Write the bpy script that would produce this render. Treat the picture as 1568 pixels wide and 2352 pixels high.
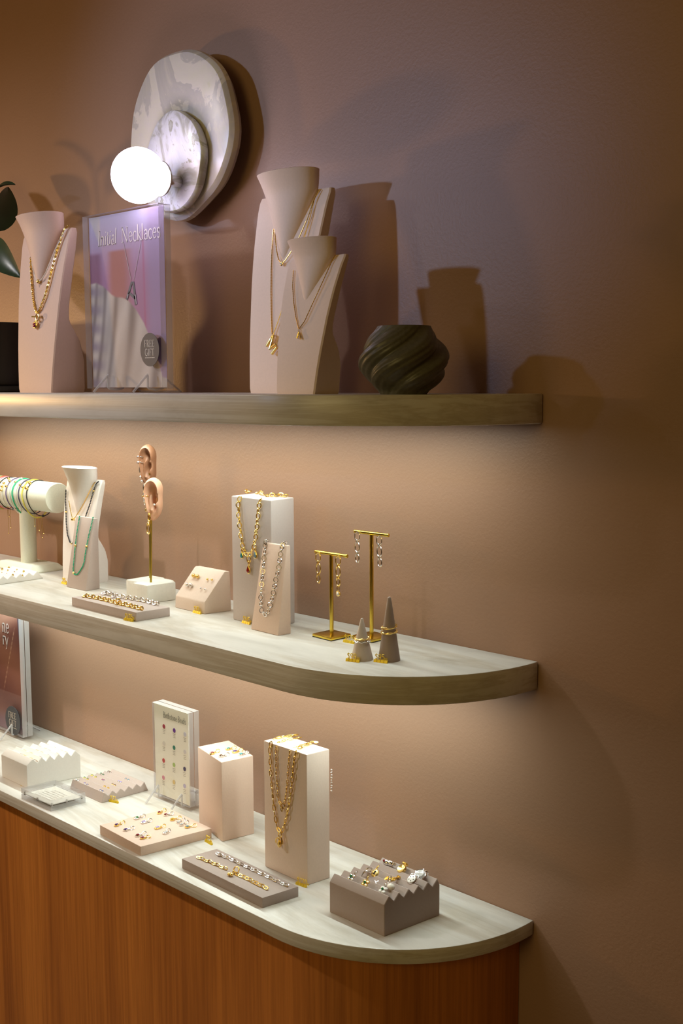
import bpy, bmesh, math, random
from mathutils import Vector, Matrix
random.seed(7)
for o in list(bpy.data.objects): bpy.data.objects.remove(o, do_unlink=True)
scene = bpy.context.scene
COL = scene.collection
PI = math.pi
# ------------------------------------------------------------------ camera
cam = bpy.data.cameras.new('camera'); cam_o = bpy.data.objects.new('camera', cam); COL.objects.link(cam_o)
cam.sensor_fit = 'VERTICAL'; cam.sensor_height = 36.0; cam.lens = 2517.45 / 2352 * 36.0
cam.clip_start = 0.02; cam.clip_end = 50
YAW, PITCH, ROLL = -0.759087, 0.115464, -0.002974
fw = Vector((math.sin(YAW)*math.cos(PITCH), math.cos(YAW)*math.cos(PITCH), -math.sin(PITCH)))
rt = Vector((math.cos(YAW), -math.sin(YAW), 0)); up = rt.cross(fw)
r2 = rt*math.cos(ROLL) + up*math.sin(ROLL); u2 = -rt*math.sin(ROLL) + up*math.cos(ROLL)
CAM = Vector((0.9126, -1.4, 1.64))
cam_o.matrix_world = Matrix.Translation(CAM) @ Matrix((r2, u2, -fw)).transposed().to_4x4()
scene.camera = cam_o
# ------------------------------------------------------------------ world, lights, exposure
scene.view_settings.view_transform = 'Standard'; scene.view_settings.look = 'None'
scene.view_settings.gamma = 1.0; scene.view_settings.use_curve_mapping = False
scene.view_settings.exposure = 0.0
w = bpy.data.worlds.new('world'); scene.world = w; w.use_nodes = True
w.node_tree.nodes['Background'].inputs[0].default_value = (0.5, 0.42, 0.34, 1)
w.node_tree.nodes['Background'].inputs[1].default_value = 0.05
def aim(o, target):
    o.rotation_euler = (Vector(target) - o.location).to_track_quat('-Z', 'Y').to_euler()
def area(name, loc, target, sx, sy, power, col, spread=PI):
    l = bpy.data.lights.new(name, 'AREA'); l.shape = 'RECTANGLE'; l.size = sx; l.size_y = sy
    l.energy = power; l.color = col; l.spread = spread
    o = bpy.data.objects.new(name, l); COL.objects.link(o); o.location = loc; aim(o, target); return o
def spot(name, loc, target, power, col, angle, blend, radius):
    l = bpy.data.lights.new(name, 'SPOT'); l.energy = power; l.color = col; l.spot_size = angle; l.spot_blend = blend
    l.shadow_soft_size = radius
    o = bpy.data.objects.new(name, l); COL.objects.link(o); o.location = loc; aim(o, target); return o
def strip_light(name, x0, x1, y, z, power, col):
    l = bpy.data.lights.new(name, 'AREA'); l.shape = 'RECTANGLE'; l.size = x1-x0; l.size_y = 0.012
    l.energy = power; l.color = col
    o = bpy.data.objects.new(name, l); COL.objects.link(o); o.location = ((x0+x1)/2, y, z); o.rotation_euler = (0, 0, 0); return o
ZT, ZM, ZB = 1.6263, 1.2180, 0.8004            # tops of the two shelves and of the counter
THT, THM, THB = 0.0447, 0.0438, 0.0242
RT_, RM_, RB_ = 0.3106, 0.2783, 0.2894         # shelf depths = radius of the rounded ends
strip_light('led_strip_upper', -1.58, -0.085, -0.125, ZT-THT-0.0022, 4.05, (0.90, 1.0, 0.94))
strip_light('led_strip_lower', -1.58, -0.085, -0.115, ZM-THM-0.0022, 4.4, (0.88, 1.0, 0.94))
spot('track_spot_cool', (-1.85, -2.75, 2.40), (-0.62, 0.0, 2.04), 122, (0.42, 0.60, 1.0), math.radians(28), 1.0, 0.05)
spot('ceiling_spot_warm', (-2.05, -1.75, 2.75), (-1.55, -0.25, 1.0), 94, (1.0, 0.94, 0.92), math.radians(80), 1.0, 0.06)
area('fill_light_front', (0.1, -3.6, 2.3), (-0.6, 0, 1.3), 1.6, 1.2, 18.2, (1.0, 0.74, 0.24))  # added fill light behind the camera, stands for no known fixture
spot('fill_light_left', (-2.65, -1.0, 1.75), (-1.0, -0.15, 1.45), 36, (1.0, 0.58, 0.22), math.radians(125), 1.0, 0.05)  # added warm fill from the left, out of frame, no known display there
GLOBE_STRENGTH = 12.0
# ------------------------------------------------------------------ helpers
def lin(c):
    f = lambda v: v/12.92 if v <= 0.04045 else ((v+0.055)/1.055)**2.4
    return tuple(f(v/255.0) for v in c) + (1.0,)
def new_mat(name):
    m = bpy.data.materials.new(name); m.use_nodes = True
    nt = m.node_tree; return m, nt, nt.nodes['Principled BSDF']
def mat(name, rgb, rough=0.6, metal=0.0, bump=0.0, bscale=200, spec=0.5, emit=None, es=0.0, var=0.0, sss=0.0):
    m, nt, p = new_mat(name)
    p.inputs['Base Color'].default_value = lin(rgb); p.inputs['Roughness'].default_value = rough
    p.inputs['Metallic'].default_value = metal; p.inputs['Specular IOR Level'].default_value = spec
    if sss:
        p.inputs['Subsurface Weight'].default_value = sss; p.inputs['Subsurface Radius'].default_value = (0.02, 0.012, 0.008); p.inputs['Subsurface Scale'].default_value = 0.4
    if emit:
        p.inputs['Emission Color'].default_value = lin(emit); p.inputs['Emission Strength'].default_value = es
    if bump or var:
        tc = nt.nodes.new('ShaderNodeTexCoord'); n = nt.nodes.new('ShaderNodeTexNoise'); n.inputs['Scale'].default_value = bscale
        n.inputs['Detail'].default_value = 4
        nt.links.new(tc.outputs['Object'], n.inputs['Vector'])
        if bump:
            b = nt.nodes.new('ShaderNodeBump'); b.inputs['Strength'].default_value = bump; b.inputs['Distance'].default_value = 0.002
            nt.links.new(n.outputs['Fac'], b.inputs['Height']); nt.links.new(b.outputs['Normal'], p.inputs['Normal'])
        if var:
            r = nt.nodes.new('ShaderNodeValToRGB'); a = lin(rgb)
            r.color_ramp.elements[0].position = 0.3; r.color_ramp.elements[1].position = 0.7
            r.color_ramp.elements[0].color = tuple(v*(1-var) for v in a[:3]) + (1,); r.color_ramp.elements[1].color = tuple(min(1, v*(1+var)) for v in a[:3]) + (1,)
            nt.links.new(n.outputs['Fac'], r.inputs['Fac']); nt.links.new(r.outputs['Color'], p.inputs['Base Color'])
    return m
def ramp(nt, fac, stops):
    r = nt.nodes.new('ShaderNodeValToRGB'); e = r.color_ramp.elements
    while len(e) < len(stops): e.new(0.5)
    for el, (pos, c) in zip(e, stops): el.position = pos; el.color = lin(c)
    nt.links.new(fac, r.inputs['Fac']); return r.outputs['Color']
def noise(nt, scale, detail=6, rough=0.55, mscale=(1, 1, 1), rot=(0, 0, 0), dist=0.0):
    tc = nt.nodes.new('ShaderNodeTexCoord'); mp = nt.nodes.new('ShaderNodeMapping')
    mp.inputs['Scale'].default_value = mscale; mp.inputs['Rotation'].default_value = rot
    n = nt.nodes.new('ShaderNodeTexNoise'); n.inputs['Scale'].default_value = scale; n.inputs['Detail'].default_value = detail
    n.inputs['Roughness'].default_value = rough; n.inputs['Distortion'].default_value = dist
    nt.links.new(tc.outputs['Object'], mp.inputs['Vector']); nt.links.new(mp.outputs['Vector'], n.inputs['Vector'])
    return n.outputs['Fac']
def mixc(nt, fac, a, b, mode='MIX'):
    m = nt.nodes.new('ShaderNodeMix'); m.data_type = 'RGBA'; m.blend_type = mode
    if isinstance(fac, float): m.inputs[0].default_value = fac
    else: nt.links.new(fac, m.inputs[0])
    for i, v in ((6, a), (7, b)):
        if isinstance(v, tuple): m.inputs[i].default_value = v
        else: nt.links.new(v, m.inputs[i])
    return m.outputs[2]
def bump(nt, p, h, strength, dist=0.002):
    b = nt.nodes.new('ShaderNodeBump'); b.inputs['Strength'].default_value = strength; b.inputs['Distance'].default_value = dist
    nt.links.new(h, b.inputs['Height']); nt.links.new(b.outputs['Normal'], p.inputs['Normal'])
def wall_paint():
    m, nt, p = new_mat('brown_wall_paint'); p.inputs['Roughness'].default_value = 0.42; p.inputs['Specular IOR Level'].default_value = 0.35
    c = ramp(nt, noise(nt, 1.2, 3), [(0.3, (156, 123, 101)), (0.7, (161, 127, 104))]); nt.links.new(c, p.inputs['Base Color'])
    bump(nt, p, noise(nt, 170, 3, 0.6), 0.22, 0.002); return m
def marble():
    m, nt, p = new_mat('pale_marble'); p.inputs['Roughness'].default_value = 0.34
    a = ramp(nt, noise(nt, 3.4, 8, 0.62, (1.0, 3.6, 3.0), (0, 0, 0.42), 0.7), [(0.28, (194, 190, 182)), (0.45, (214, 211, 204)), (0.60, (224, 221, 214))])
    b = ramp(nt, noise(nt, 1.6, 8, 0.66, (0.5, 4.0, 30.0), (0, 0, 0.12), 0.5), [(0.42, (255, 255, 255)), (0.50, (226, 218, 206)), (0.57, (255, 255, 255))])
    nt.links.new(mixc(nt, 0.7, a, b, 'MULTIPLY'), p.inputs['Base Color']); return m
def wood():
    m, nt, p = new_mat('veneer_wood'); p.inputs['Roughness'].default_value = 0.45
    a = ramp(nt, noise(nt, 9, 5, 0.6, (1.0, 1.0, 0.06), (0, 0, 0), 0.4), [(0.25, (166, 98, 40)), (0.5, (200, 124, 52)), (0.75, (222, 142, 62))])
    b = ramp(nt, noise(nt, 130, 4, 0.7, (1, 1, 0.02)), [(0.35, (214, 206, 196)), (0.6, (255, 255, 255))])
    nt.links.new(mixc(nt, 0.75, a, b, 'MULTIPLY'), p.inputs['Base Color']); bump(nt, p, noise(nt, 130, 4, 0.7, (1, 1, 0.02)), 0.08); return m
def onyx(name, cols, scale):
    m, nt, p = new_mat(name); p.inputs['Roughness'].default_value = 0.22
    p.inputs['Subsurface Weight'].default_value = 0.6; p.inputs['Subsurface Radius'].default_value = (0.03, 0.03, 0.014); p.inputs['Subsurface Scale'].default_value = 0.7
    f = noise(nt, scale, 9, 0.62, (1, 0.4, 0.62), (0, 0.5, 0), 1.1)
    c = ramp(nt, f, cols); m2 = nt.nodes[-1] if False else None
    nt.links.new(c, p.inputs['Base Color']); return m
def clear(name, tint=(250, 250, 252), white=0.0):
    m = bpy.data.materials.new(name); m.use_nodes = True; nt = m.node_tree; nt.nodes.clear()
    out = nt.nodes.new('ShaderNodeOutputMaterial'); tr = nt.nodes.new('ShaderNodeBsdfTransparent'); tr.inputs[0].default_value = lin(tint)
    gl = nt.nodes.new('ShaderNodeBsdfGlossy'); gl.inputs['Roughness'].default_value = 0.03
    lw = nt.nodes.new('ShaderNodeLayerWeight'); lw.inputs['Blend'].default_value = 0.5
    pw = nt.nodes.new('ShaderNodeMath'); pw.operation = 'POWER'; pw.inputs[1].default_value = 5.0; nt.links.new(lw.outputs['Facing'], pw.inputs[0])
    fr = nt.nodes.new('ShaderNodeMath'); fr.operation = 'MULTIPLY_ADD'; fr.inputs[1].default_value = 0.9; fr.inputs[2].default_value = 0.035; nt.links.new(pw.outputs[0], fr.inputs[0])
    mx = nt.nodes.new('ShaderNodeMixShader'); nt.links.new(fr.outputs[0], mx.inputs[0]); nt.links.new(tr.outputs[0], mx.inputs[1]); nt.links.new(gl.outputs[0], mx.inputs[2])
    last = mx.outputs[0]
    if white:
        df = nt.nodes.new('ShaderNodeBsdfDiffuse'); df.inputs[0].default_value = lin((235, 233, 232))
        m2 = nt.nodes.new('ShaderNodeMixShader'); m2.inputs[0].default_value = white
        nt.links.new(last, m2.inputs[1]); nt.links.new(df.outputs[0], m2.inputs[2]); last = m2.outputs[0]
    nt.links.new(last, out.inputs['Surface']); return m
def print_mat():
    m, nt, p = new_mat('poster_print'); p.inputs['Roughness'].default_value = 0.5
    v = nt.nodes.new('ShaderNodeVertexColor'); v.layer_name = 'print'; nt.links.new(v.outputs['Color'], p.inputs['Base Color']); return m
M = {}
M['wall'] = wall_paint(); M['marble'] = marble(); M['wood'] = wood(); M['print'] = print_mat()
M['floor'] = mat('grey_floor', (120, 105, 92), 0.5, var=0.1, bscale=3); M['ceiling'] = mat('ceiling_paint', (190, 180, 168), 0.8, var=0.03, bscale=4)
M['dark'] = mat('near_black', (30, 22, 16), 0.7)  # flat dark tone for toe kick, rubber pads, slot and dots
M['pink'] = mat('pale_pink_block_paint', (224, 198, 180), 0.62, bump=0.06, bscale=300, var=0.02)
M['cream'] = mat('cream_block_paint', (226, 206, 190), 0.62, bump=0.06, bscale=300, var=0.02)
M['mauve'] = mat('mauve_block_paint', (190, 174, 166), 0.6, bump=0.06, bscale=300, var=0.02)
M['mauve_dark'] = mat('dusky_mauve_block_paint', (170, 153, 144), 0.6, bump=0.06, bscale=300, var=0.02)
M['grey'] = mat('warm_grey_block_paint', (196, 184, 178), 0.62, bump=0.06, bscale=300, var=0.02)
M['white'] = mat('white_block_paint', (232, 228, 222), 0.6, bump=0.05, bscale=300, var=0.015)
M['plaster'] = mat('white_plaster', (226, 224, 214), 0.75, bump=0.25, bscale=120, var=0.03)
M['velvet'] = mat('ivory_suede', (222, 222, 204), 0.85, bump=0.15, bscale=400, var=0.03)
M['bust_pink'] = mat('blush_bust_paint', (214, 184, 168), 0.55, bump=0.05, bscale=260, var=0.02)
M['bust_tan'] = mat('beige_bust_paint', (242, 219, 203), 0.55, bump=0.05, bscale=260, var=0.02)
M['bust_white'] = mat('white_bust_paint', (234, 226, 220), 0.5, bump=0.04, bscale=260, var=0.015)
M['cone_pale'] = mat('pale_cone_ceramic', (204, 190, 178), 0.6, bump=0.05, bscale=300); M['cone_dark'] = mat('taupe_cone_ceramic', (160, 140, 126), 0.6, bump=0.05, bscale=300)
M['gold'] = mat('polished_gold', (255, 224, 140), 0.27, 1.0); M['silver'] = mat('polished_silver', (240, 238, 236), 0.2, 1.0)
M['brass'] = mat('yellow_brass', (240, 210, 92), 0.2, 1.0); M['tag_gold'] = mat('gold_price_plastic', (240, 206, 56), 0.3, 0.25)
M['rod'] = mat('satin_brass_rod', (196, 174, 76), 0.35, 1.0); M['steel'] = mat('chrome_magnet', (200, 198, 196), 0.2, 1.0)
M['clear'] = clear('clear_acrylic'); M['edge'] = clear('acrylic_cut_edge', (238, 238, 240), 0.34)
M['card'] = mat('ivory_card', (248, 244, 226), 0.6); M['ink'] = mat('grey_print_ink', (128, 124, 112), 0.7); M['ink_light'] = mat('faint_print_ink', (186, 178, 164), 0.7)
M['ink_white'] = mat('white_print_ink', (240, 230, 224), 0.6); M['sticker'] = mat('slate_sticker', (66, 68, 74), 0.5); M['ink_sticker'] = mat('cream_sticker_ink', (214, 205, 192), 0.6)
M['globe'] = mat('opal_globe_glass', (255, 255, 252), 0.25, emit=(246, 232, 255), es=GLOBE_STRENGTH)
M['chrome'] = mat('lamp_chrome', (190, 186, 180), 0.15, 1.0)
M['onyx'] = onyx('pale_green_onyx', [(0.30, (206, 204, 172)), (0.41, (216, 208, 194)), (0.455, (204, 197, 187)), (0.53, (198, 192, 182)), (0.545, (226, 218, 204)), (0.66, (222, 216, 198)), (0.76, (206, 204, 158))], 8)
M['onyx2'] = onyx('white_onyx', [(0.32, (150, 146, 126)), (0.44, (176, 174, 166)), (0.50, (206, 206, 208)), (0.58, (214, 214, 218)), (0.61, (160, 158, 142)), (0.74, (200, 200, 198))], 18)
M['vase'] = mat('dark_green_ceramic', (92, 90, 74), 0.42, bump=0.1, bscale=200, var=0.15)
M['leaf'] = mat('dark_leaf', (38, 58, 34), 0.35, var=0.2, bscale=40); M['stem'] = mat('leaf_stem', (60, 70, 40), 0.6); M['pot'] = mat('black_pot', (24, 20, 17), 0.5); M['soil'] = mat('potting_soil', (40, 30, 24), 0.9, bump=0.5, bscale=80)
M['skin_pale'] = mat('pale_silicone', (226, 178, 146), 0.5, sss=0.25, bump=0.04, bscale=200); M['skin_brown'] = mat('brown_silicone', (150, 104, 74), 0.5, sss=0.15, bump=0.04, bscale=200)
M['green_bead'] = mat('green_bead', (34, 160, 116), 0.2); M['black_bead'] = mat('black_bead', (46, 46, 50), 0.2); M['pearl'] = mat('pearl', (240, 234, 222), 0.18)
M['enamel_white'] = mat('white_enamel', (236, 234, 228), 0.25)
for n, c in dict(amethyst=(92, 62, 130), garnet=(130, 34, 48), emerald=(40, 120, 66), lavender=(176, 160, 214), rose=(150, 80, 110), topaz=(206, 164, 60), clear_stone=(206, 206, 204), teal=(60, 150, 150), ruby=(150, 40, 30), aqua=(130, 160, 176), peridot=(140, 160, 60), smoky=(110, 76, 50), blue_stone=(96, 106, 150)).items():
    M[n] = mat(n, c, 0.1, spec=0.8)
for n, c in dict(mint=(130, 206, 160), cord_white=(226, 222, 214), cord_orange=(222, 100, 60), cord_pink=(216, 150, 170), cord_black=(50, 46, 44), cord_purple=(110, 92, 136), cord_green=(56, 176, 130), cord_navy=(70, 66, 96), cord_yellow=(226, 214, 96), cord_lime=(170, 196, 96)).items():
    M[n] = mat(n, c, 0.7)

class MB:
    def __init__(self): self.v = []; self.f = []; self.m = []
    def add(self, vs, fs, mi=0):
        b = len(self.v); self.v += [tuple(p) for p in vs]; self.f += [tuple(i+b for i in f) for f in fs]; self.m += [mi]*len(fs); return self
    def prism(self, poly, z0, z1, mi=0, top=None):
        n = len(poly); tp = top or poly
        self.add([(p[0], p[1], z0) for p in poly] + [(p[0], p[1], z1) for p in tp],
                 [tuple(range(n-1, -1, -1)), tuple(range(n, 2*n))] + [(i, (i+1) % n, n+(i+1) % n, n+i) for i in range(n)], mi); return self
    def box(self, a, b, mi=0):
        return self.prism([(a[0], a[1]), (b[0], a[1]), (b[0], b[1]), (a[0], b[1])], a[2], b[2], mi)
    def loft(self, rings, mi=0, cap=True, closed=False):
        n = len(rings[0]); vs = [p for r in rings for p in r]; fs = []
        m = len(rings)
        for j in range(m if closed else m-1):
            k = (j+1) % m
            for i in range(n): fs.append((j*n+i, j*n+(i+1) % n, k*n+(i+1) % n, k*n+i))
        if cap and not closed: fs += [tuple(range(n-1, -1, -1)), tuple(range((m-1)*n, m*n))]
        return self.add(vs, fs, mi)
    def lathe(self, prof, c=(0, 0, 0), n=32, mi=0, axis='z', cap=True):
        rings = []
        for r, h in prof:
            ring = []
            for i in range(n):
                a = 2*PI*i/n; x, y = r*math.cos(a), r*math.sin(a)
                ring.append({'z': (c[0]+x, c[1]+y, c[2]+h), 'x': (c[0]+h, c[1]+x, c[2]+y), 'y': (c[0]+y, c[1]+h, c[2]+x)}[axis])
            rings.append(ring)
        return self.loft(rings, mi, cap)
    def tube(self, path, r, n=8, closed=False, mi=0):
        P = [Vector(p) for p in path]; m = len(P); rings = []; nrm = None
        for i in range(m):
            t = (P[(i+1) % m] - P[i-1]) if closed else (P[min(i+1, m-1)] - P[max(i-1, 0)])
            t.normalize()
            if nrm is None: nrm = t.orthogonal().normalized()
            else:
                nrm = nrm - t*nrm.dot(t); nrm = nrm.normalized() if nrm.length > 1e-6 else t.orthogonal().normalized()
            b = t.cross(nrm); rr = r[i] if isinstance(r, (list, tuple)) else r
            rings.append([P[i] + nrm*(rr*math.cos(2*PI*k/n)) + b*(rr*math.sin(2*PI*k/n)) for k in range(n)])
        if closed:
            # align the seam
            return self.loft(rings, mi, False, True)
        return self.loft(rings, mi)
    def oval(self, c, ax, ay, L, W, r, n=20, k=6, mi=0):
        c, ax, ay = Vector(c), Vector(ax).normalized(), Vector(ay).normalized(); az = ax.cross(ay); rings = []
        for i in range(n):
            a = 2*PI*i/n; ca, sa = math.cos(a), math.sin(a)
            p = c + ax*(L*ca) + ay*(W*sa); o = (ax*(W*ca) + ay*(L*sa)).normalized()
            rings.append([p + o*(r*math.cos(2*PI*j/k)) + az*(r*math.sin(2*PI*j/k)) for j in range(k)])
        return self.loft(rings, mi, False, True)
    def sphere(self, c, r, n=12, mi=0, s=(1, 1, 1)):
        m = max(5, n//2); rings = []
        for j in range(1, m):
            a = PI*j/m; rings.append([(c[0]+s[0]*r*math.sin(a)*math.cos(2*PI*i/n), c[1]+s[1]*r*math.sin(a)*math.sin(2*PI*i/n), c[2]-s[2]*r*math.cos(a)) for i in range(n)])
        b = len(self.v); self.loft(rings, mi, False); e = len(self.v)
        self.v += [(c[0], c[1], c[2]-s[2]*r), (c[0], c[1], c[2]+s[2]*r)]
        for i in range(n):
            self.f.append((b+(i+1) % n, b+i, e)); self.f.append((e-n+i, e-n+(i+1) % n, e+1)); self.m += [mi, mi]
        return self
    def mesh(self, name, mats, smooth=True, bevel=0.0, seg=2, angle=35):
        me = bpy.data.meshes.new(name); me.from_pydata(self.v, [], self.f)
        for mm in (mats if isinstance(mats, (list, tuple)) else [mats]): me.materials.append(mm)
        me.polygons.foreach_set('material_index', self.m)
        bm = bmesh.new(); bm.from_mesh(me); bmesh.ops.recalc_face_normals(bm, faces=bm.faces)
        if bevel:
            es = [e for e in bm.edges if len(e.link_faces) == 2 and e.calc_face_angle(0) > math.radians(angle)]
            bmesh.ops.bevel(bm, geom=es, offset=bevel, segments=seg, affect='EDGES', profile=0.5, clamp_overlap=True)
        bm.to_mesh(me); bm.free()
        if smooth:
            me.polygons.foreach_set('use_smooth', [True]*len(me.polygons))
            try: me.set_sharp_from_angle(angle=math.radians(32))
            except Exception: pass
        me.update(); return me
    def build(self, name, mats, parent=None, **kw): return put(name, self.mesh(name, mats, **kw), parent)

def put(name, me, parent=None, mw=None):
    o = bpy.data.objects.new(name, me); COL.objects.link(o)
    if parent: 
        o.parent = parent; o.matrix_parent_inverse = INV[parent.name] if parent.name in INV else Matrix()
    if mw is not None: o.matrix_basis = mw
    return o
INV = {}
def tag(o, label=None, cat=None, group=None, kind=None):
    if label: o['label'] = label
    if cat: o['category'] = cat
    if group: o['group'] = group
    if kind: o['kind'] = kind
    return o
def thing(name, label, cat, loc, group=None):
    o = bpy.data.objects.new(name, None); COL.objects.link(o); o.location = loc; o.empty_display_size = 0.02
    INV[o.name] = Matrix.Translation(-Vector(loc))
    return tag(o, label, cat, group)
V = Vector
def resample(path, step):
    P = [V(p) for p in path]; d = [0.0]
    for a, b in zip(P, P[1:]): d.append(d[-1] + (b-a).length)
    n = max(1, round(d[-1]/step)); out = []
    for i in range(n+1):
        s = d[-1]*i/n; j = 0
        while j < len(d)-2 and d[j+1] < s: j += 1
        k = (s-d[j])/max(1e-9, d[j+1]-d[j]); out.append(P[j].lerp(P[j+1], k))
    return out
LINKS = {}
def link_mesh(L, W, r, m, n=16, k=6, shape='oval'):
    key = (L, W, r, m.name, shape)
    if key not in LINKS: LINKS[key] = MB().oval((0, 0, 0), (1, 0, 0), (0, 1, 0), L/2-r, W/2-r, r, n, k).mesh('link', m)
    return LINKS[key]
def frame(c, t, n, roll):
    t = t.normalized(); n = (n - t*n.dot(t)).normalized(); b = n.cross(t)
    y = b*math.cos(roll) + n*math.sin(roll); z = t.cross(y)
    mw = Matrix((t, y, z)).transposed().to_4x4(); mw.translation = c; return mw
def chain(parent, path, nrm, L, W, r, m, rolls=(15, 105), sizes=None, lift=True, parts=True, pitch=None):
    """interlinked oval links laid along a path; every link is an object of its own (or one joined mesh for very fine chains)"""
    pitch = pitch or (L - 2.6*r); pts = resample(path, pitch); nf = nrm if callable(nrm) else (lambda p: V(nrm))
    mb = MB()
    for i in range(len(pts)-1):
        a, b = pts[i], pts[i+1]; n = nf(a).normalized(); roll = math.radians(rolls[i % len(rolls)] + (random.uniform(-8, 8)))
        c = (a+b)/2
        if lift: c = c + n*abs(math.sin(roll))*(W/2-r)*0.8
        k = sizes[i % len(sizes)] if sizes else 1.0
        mw = frame(c, b-a, n, roll)
        if parts: put('link', link_mesh(round(L*k, 5), round(W*k, 5), r, m), parent, mw)
        else: mb.oval(c, mw.col[0].xyz, mw.col[1].xyz, L*k/2-r, W*k/2-r, r, 10, 4)
    if not parts: return mb.build('chain', m, parent)
def fine_chain(parent, path, r, m, step=None, name='chain'):
    """a chain too fine to pick out links: a beaded cord of tiny joined knots"""
    pts = resample(path, step or r*2.2); rad = [r*(1.0 if i % 2 else 0.62) for i in range(len(pts))]
    return MB().tube(pts, rad, 6).build(name, m, parent)
# ------------------------------------------------------------------ lettering: a small serif alphabet drawn as ribbons
def arc(cx, cy, rx, ry, a0, a1, n=10): return [(cx+rx*math.cos(math.radians(a0+(a1-a0)*i/n)), cy+ry*math.sin(math.radians(a0+(a1-a0)*i/n))) for i in range(n+1)]
TK, TN = 0.10, 0.045
def vs(x, y0, y1): return [([(x, y0), (x, y1)], TK)]
def sf(x, y, w=0.12): return [([(x-w, y), (x+w, y)], TN)]
def glyphs():
    G = {}
    G['I'] = (vs(.16, 0, 1)+sf(.16, .02)+sf(.16, .98), .36)
    G['F'] = (vs(.16, 0, 1)+sf(.16, .02)+[([(.05, .98), (.58, .98), (.58, .82)], TN), ([(.16, .52), (.46, .52)], TN)], .64)
    G['E'] = (vs(.16, 0, 1)+[([(.05, .98), (.56, .98), (.56, .82)], TN), ([(.16, .52), (.46, .52)], TN), ([(.05, .02), (.58, .02), (.6, .2)], TN)], .68)
    G['R'] = (vs(.16, 0, 1)+sf(.16, .02)+[([(.05, .98), (.3, .98)]+arc(.32, .75, .22, .23, 90, -90)+[(.16, .52)], .07), ([(.32, .52), (.62, .02), (.7, .02)], TK)], .72)
    G['G'] = ([(arc(.42, .5, .34, .5, 50, 330, 18), .085)]+vs(.70, .08, .42)+sf(.70, .42, .12), .84)
    G['T'] = (vs(.32, 0, 1)+sf(.32, .02)+[([(.02, .8), (.02, .98), (.62, .98), (.62, .8)], TN)], .66)
    G['B'] = (vs(.16, 0, 1)+[([(.05, .98), (.3, .98)]+arc(.3, .76, .2, .22, 90, -90)+[(.16, .53)], .07), ([(.3, .53)]+arc(.3, .27, .26, .26, 90, -90)+[(.05, .01)], .075)], .66)
    G['N'] = (sf(.14, .98, .1)+sf(.14, .02)+sf(.7, .98)+[([(.14, 0), (.14, 1)], TN), ([(.14, 1), (.7, 0)], TK), ([(.7, 0), (.7, 1)], TN)], .86)
    G['i'] = (vs(.13, 0, .62)+sf(.13, .02, .1)+[([(.13, .82), (.13, .90)], .1)], .28)
    G['l'] = (vs(.13, 0, 1.04)+sf(.13, .02, .1), .27)
    G['t'] = ([([(.15, .85), (.15, .12)]+arc(.27, .12, .12, .1, 180, 300, 6), .085), ([(.02, .6), (.32, .6)], TN)], .36)
    G['n'] = (vs(.13, 0, .62)+sf(.13, .02, .1)+sf(.46, .02, .1)+[([(.13, .46)]+arc(.3, .44, .16, .17, 150, 0, 8)+[(.46, 0)], .08)], .60)
    G['h'] = (vs(.13, 0, 1.04)+sf(.13, .02, .1)+sf(.46, .02, .1)+[([(.13, .46)]+arc(.3, .44, .16, .17, 150, 0, 8)+[(.46, 0)], .08)], .60)
    G['r'] = (vs(.13, 0, .62)+sf(.13, .02, .1)+[([(.13, .42)]+arc(.3, .42, .16, .18, 150, 50, 5), .075)], .42)
    G['a'] = ([(arc(.26, .42, .15, .19, 150, 0, 8)+[(.41, .08), (.46, .02)], .08), (arc(.24, .18, .17, .17, 60, 340, 12), .065)], .50)
    G['e'] = ([([(.1, .34), (.46, .36)]+arc(.28, .32, .19, .31, 10, 320, 16), .06)], .52)
    G['c'] = ([(arc(.28, .31, .2, .31, 45, 315, 14), .075)], .48)
    G['o'] = ([(arc(.29, .31, .21, .31, 0, 360, 20), .075)], .58)
    G['k'] = (vs(.13, 0, 1.04)+sf(.13, .02, .1)+[([(.44, .6), (.15, .28)], TN), ([(.22, .34), (.48, .02), (.54, .02)], .09)], .54)
    G['s'] = ([([(.36, .52)]+arc(.23, .46, .13, .15, 40, 250, 8)+arc(.22, .16, .15, .15, 75, -140, 9), .075)], .44)
    G['d'] = (vs(.45, 0, 1.04)+[(arc(.27, .31, .19, .31, 40, 320, 14), .07)], .60)
    G['y'] = ([([(.05, .6), (.27, .05)], .09), ([(.5, .6), (.2, -.2), (.08, -.26)], TN)], .52)
    G['$'] = ([([(.5, .78)]+arc(.3, .72, .2, .2, 20, 240, 8)+arc(.3, .28, .22, .22, 65, -150, 9), .09), ([(.3, -.08), (.3, 1.08)], .05)], .62)
    G['0'] = ([(arc(.3, .5, .23, .48, 0, 360, 20), .09)], .64); G['1'] = ([([(.12, .8), (.28, .98), (.28, 0)], .1)], .46)
    G['2'] = ([(arc(.28, .72, .22, .26, 165, -30, 9)+[(.06, .03), (.54, .03)], .09)], .62)
    G['3'] = ([(arc(.26, .74, .2, .24, 150, -80, 9)+arc(.26, .26, .24, .26, 80, -150, 10), .09)], .58)
    G['4'] = ([([(.42, 0), (.42, .98), (.05, .3), (.56, .3)], .09)], .62)
    G['5'] = ([([(.5, .96), (.16, .96), (.12, .56)]+arc(.28, .3, .25, .3, 110, -150, 10), .09)], .60)
    G['7'] = ([([(.06, .96), (.52, .96), (.22, 0)], .09)], .56)
    G['9'] = ([(arc(.29, .68, .22, .28, 0, 360, 14)+[(.5, .6), (.34, 0)], .09)], .62)
    G[' '] = ([], .30); return G
GLY = glyphs()
def text_width(s): return sum(GLY[c][1] for c in s)
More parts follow.
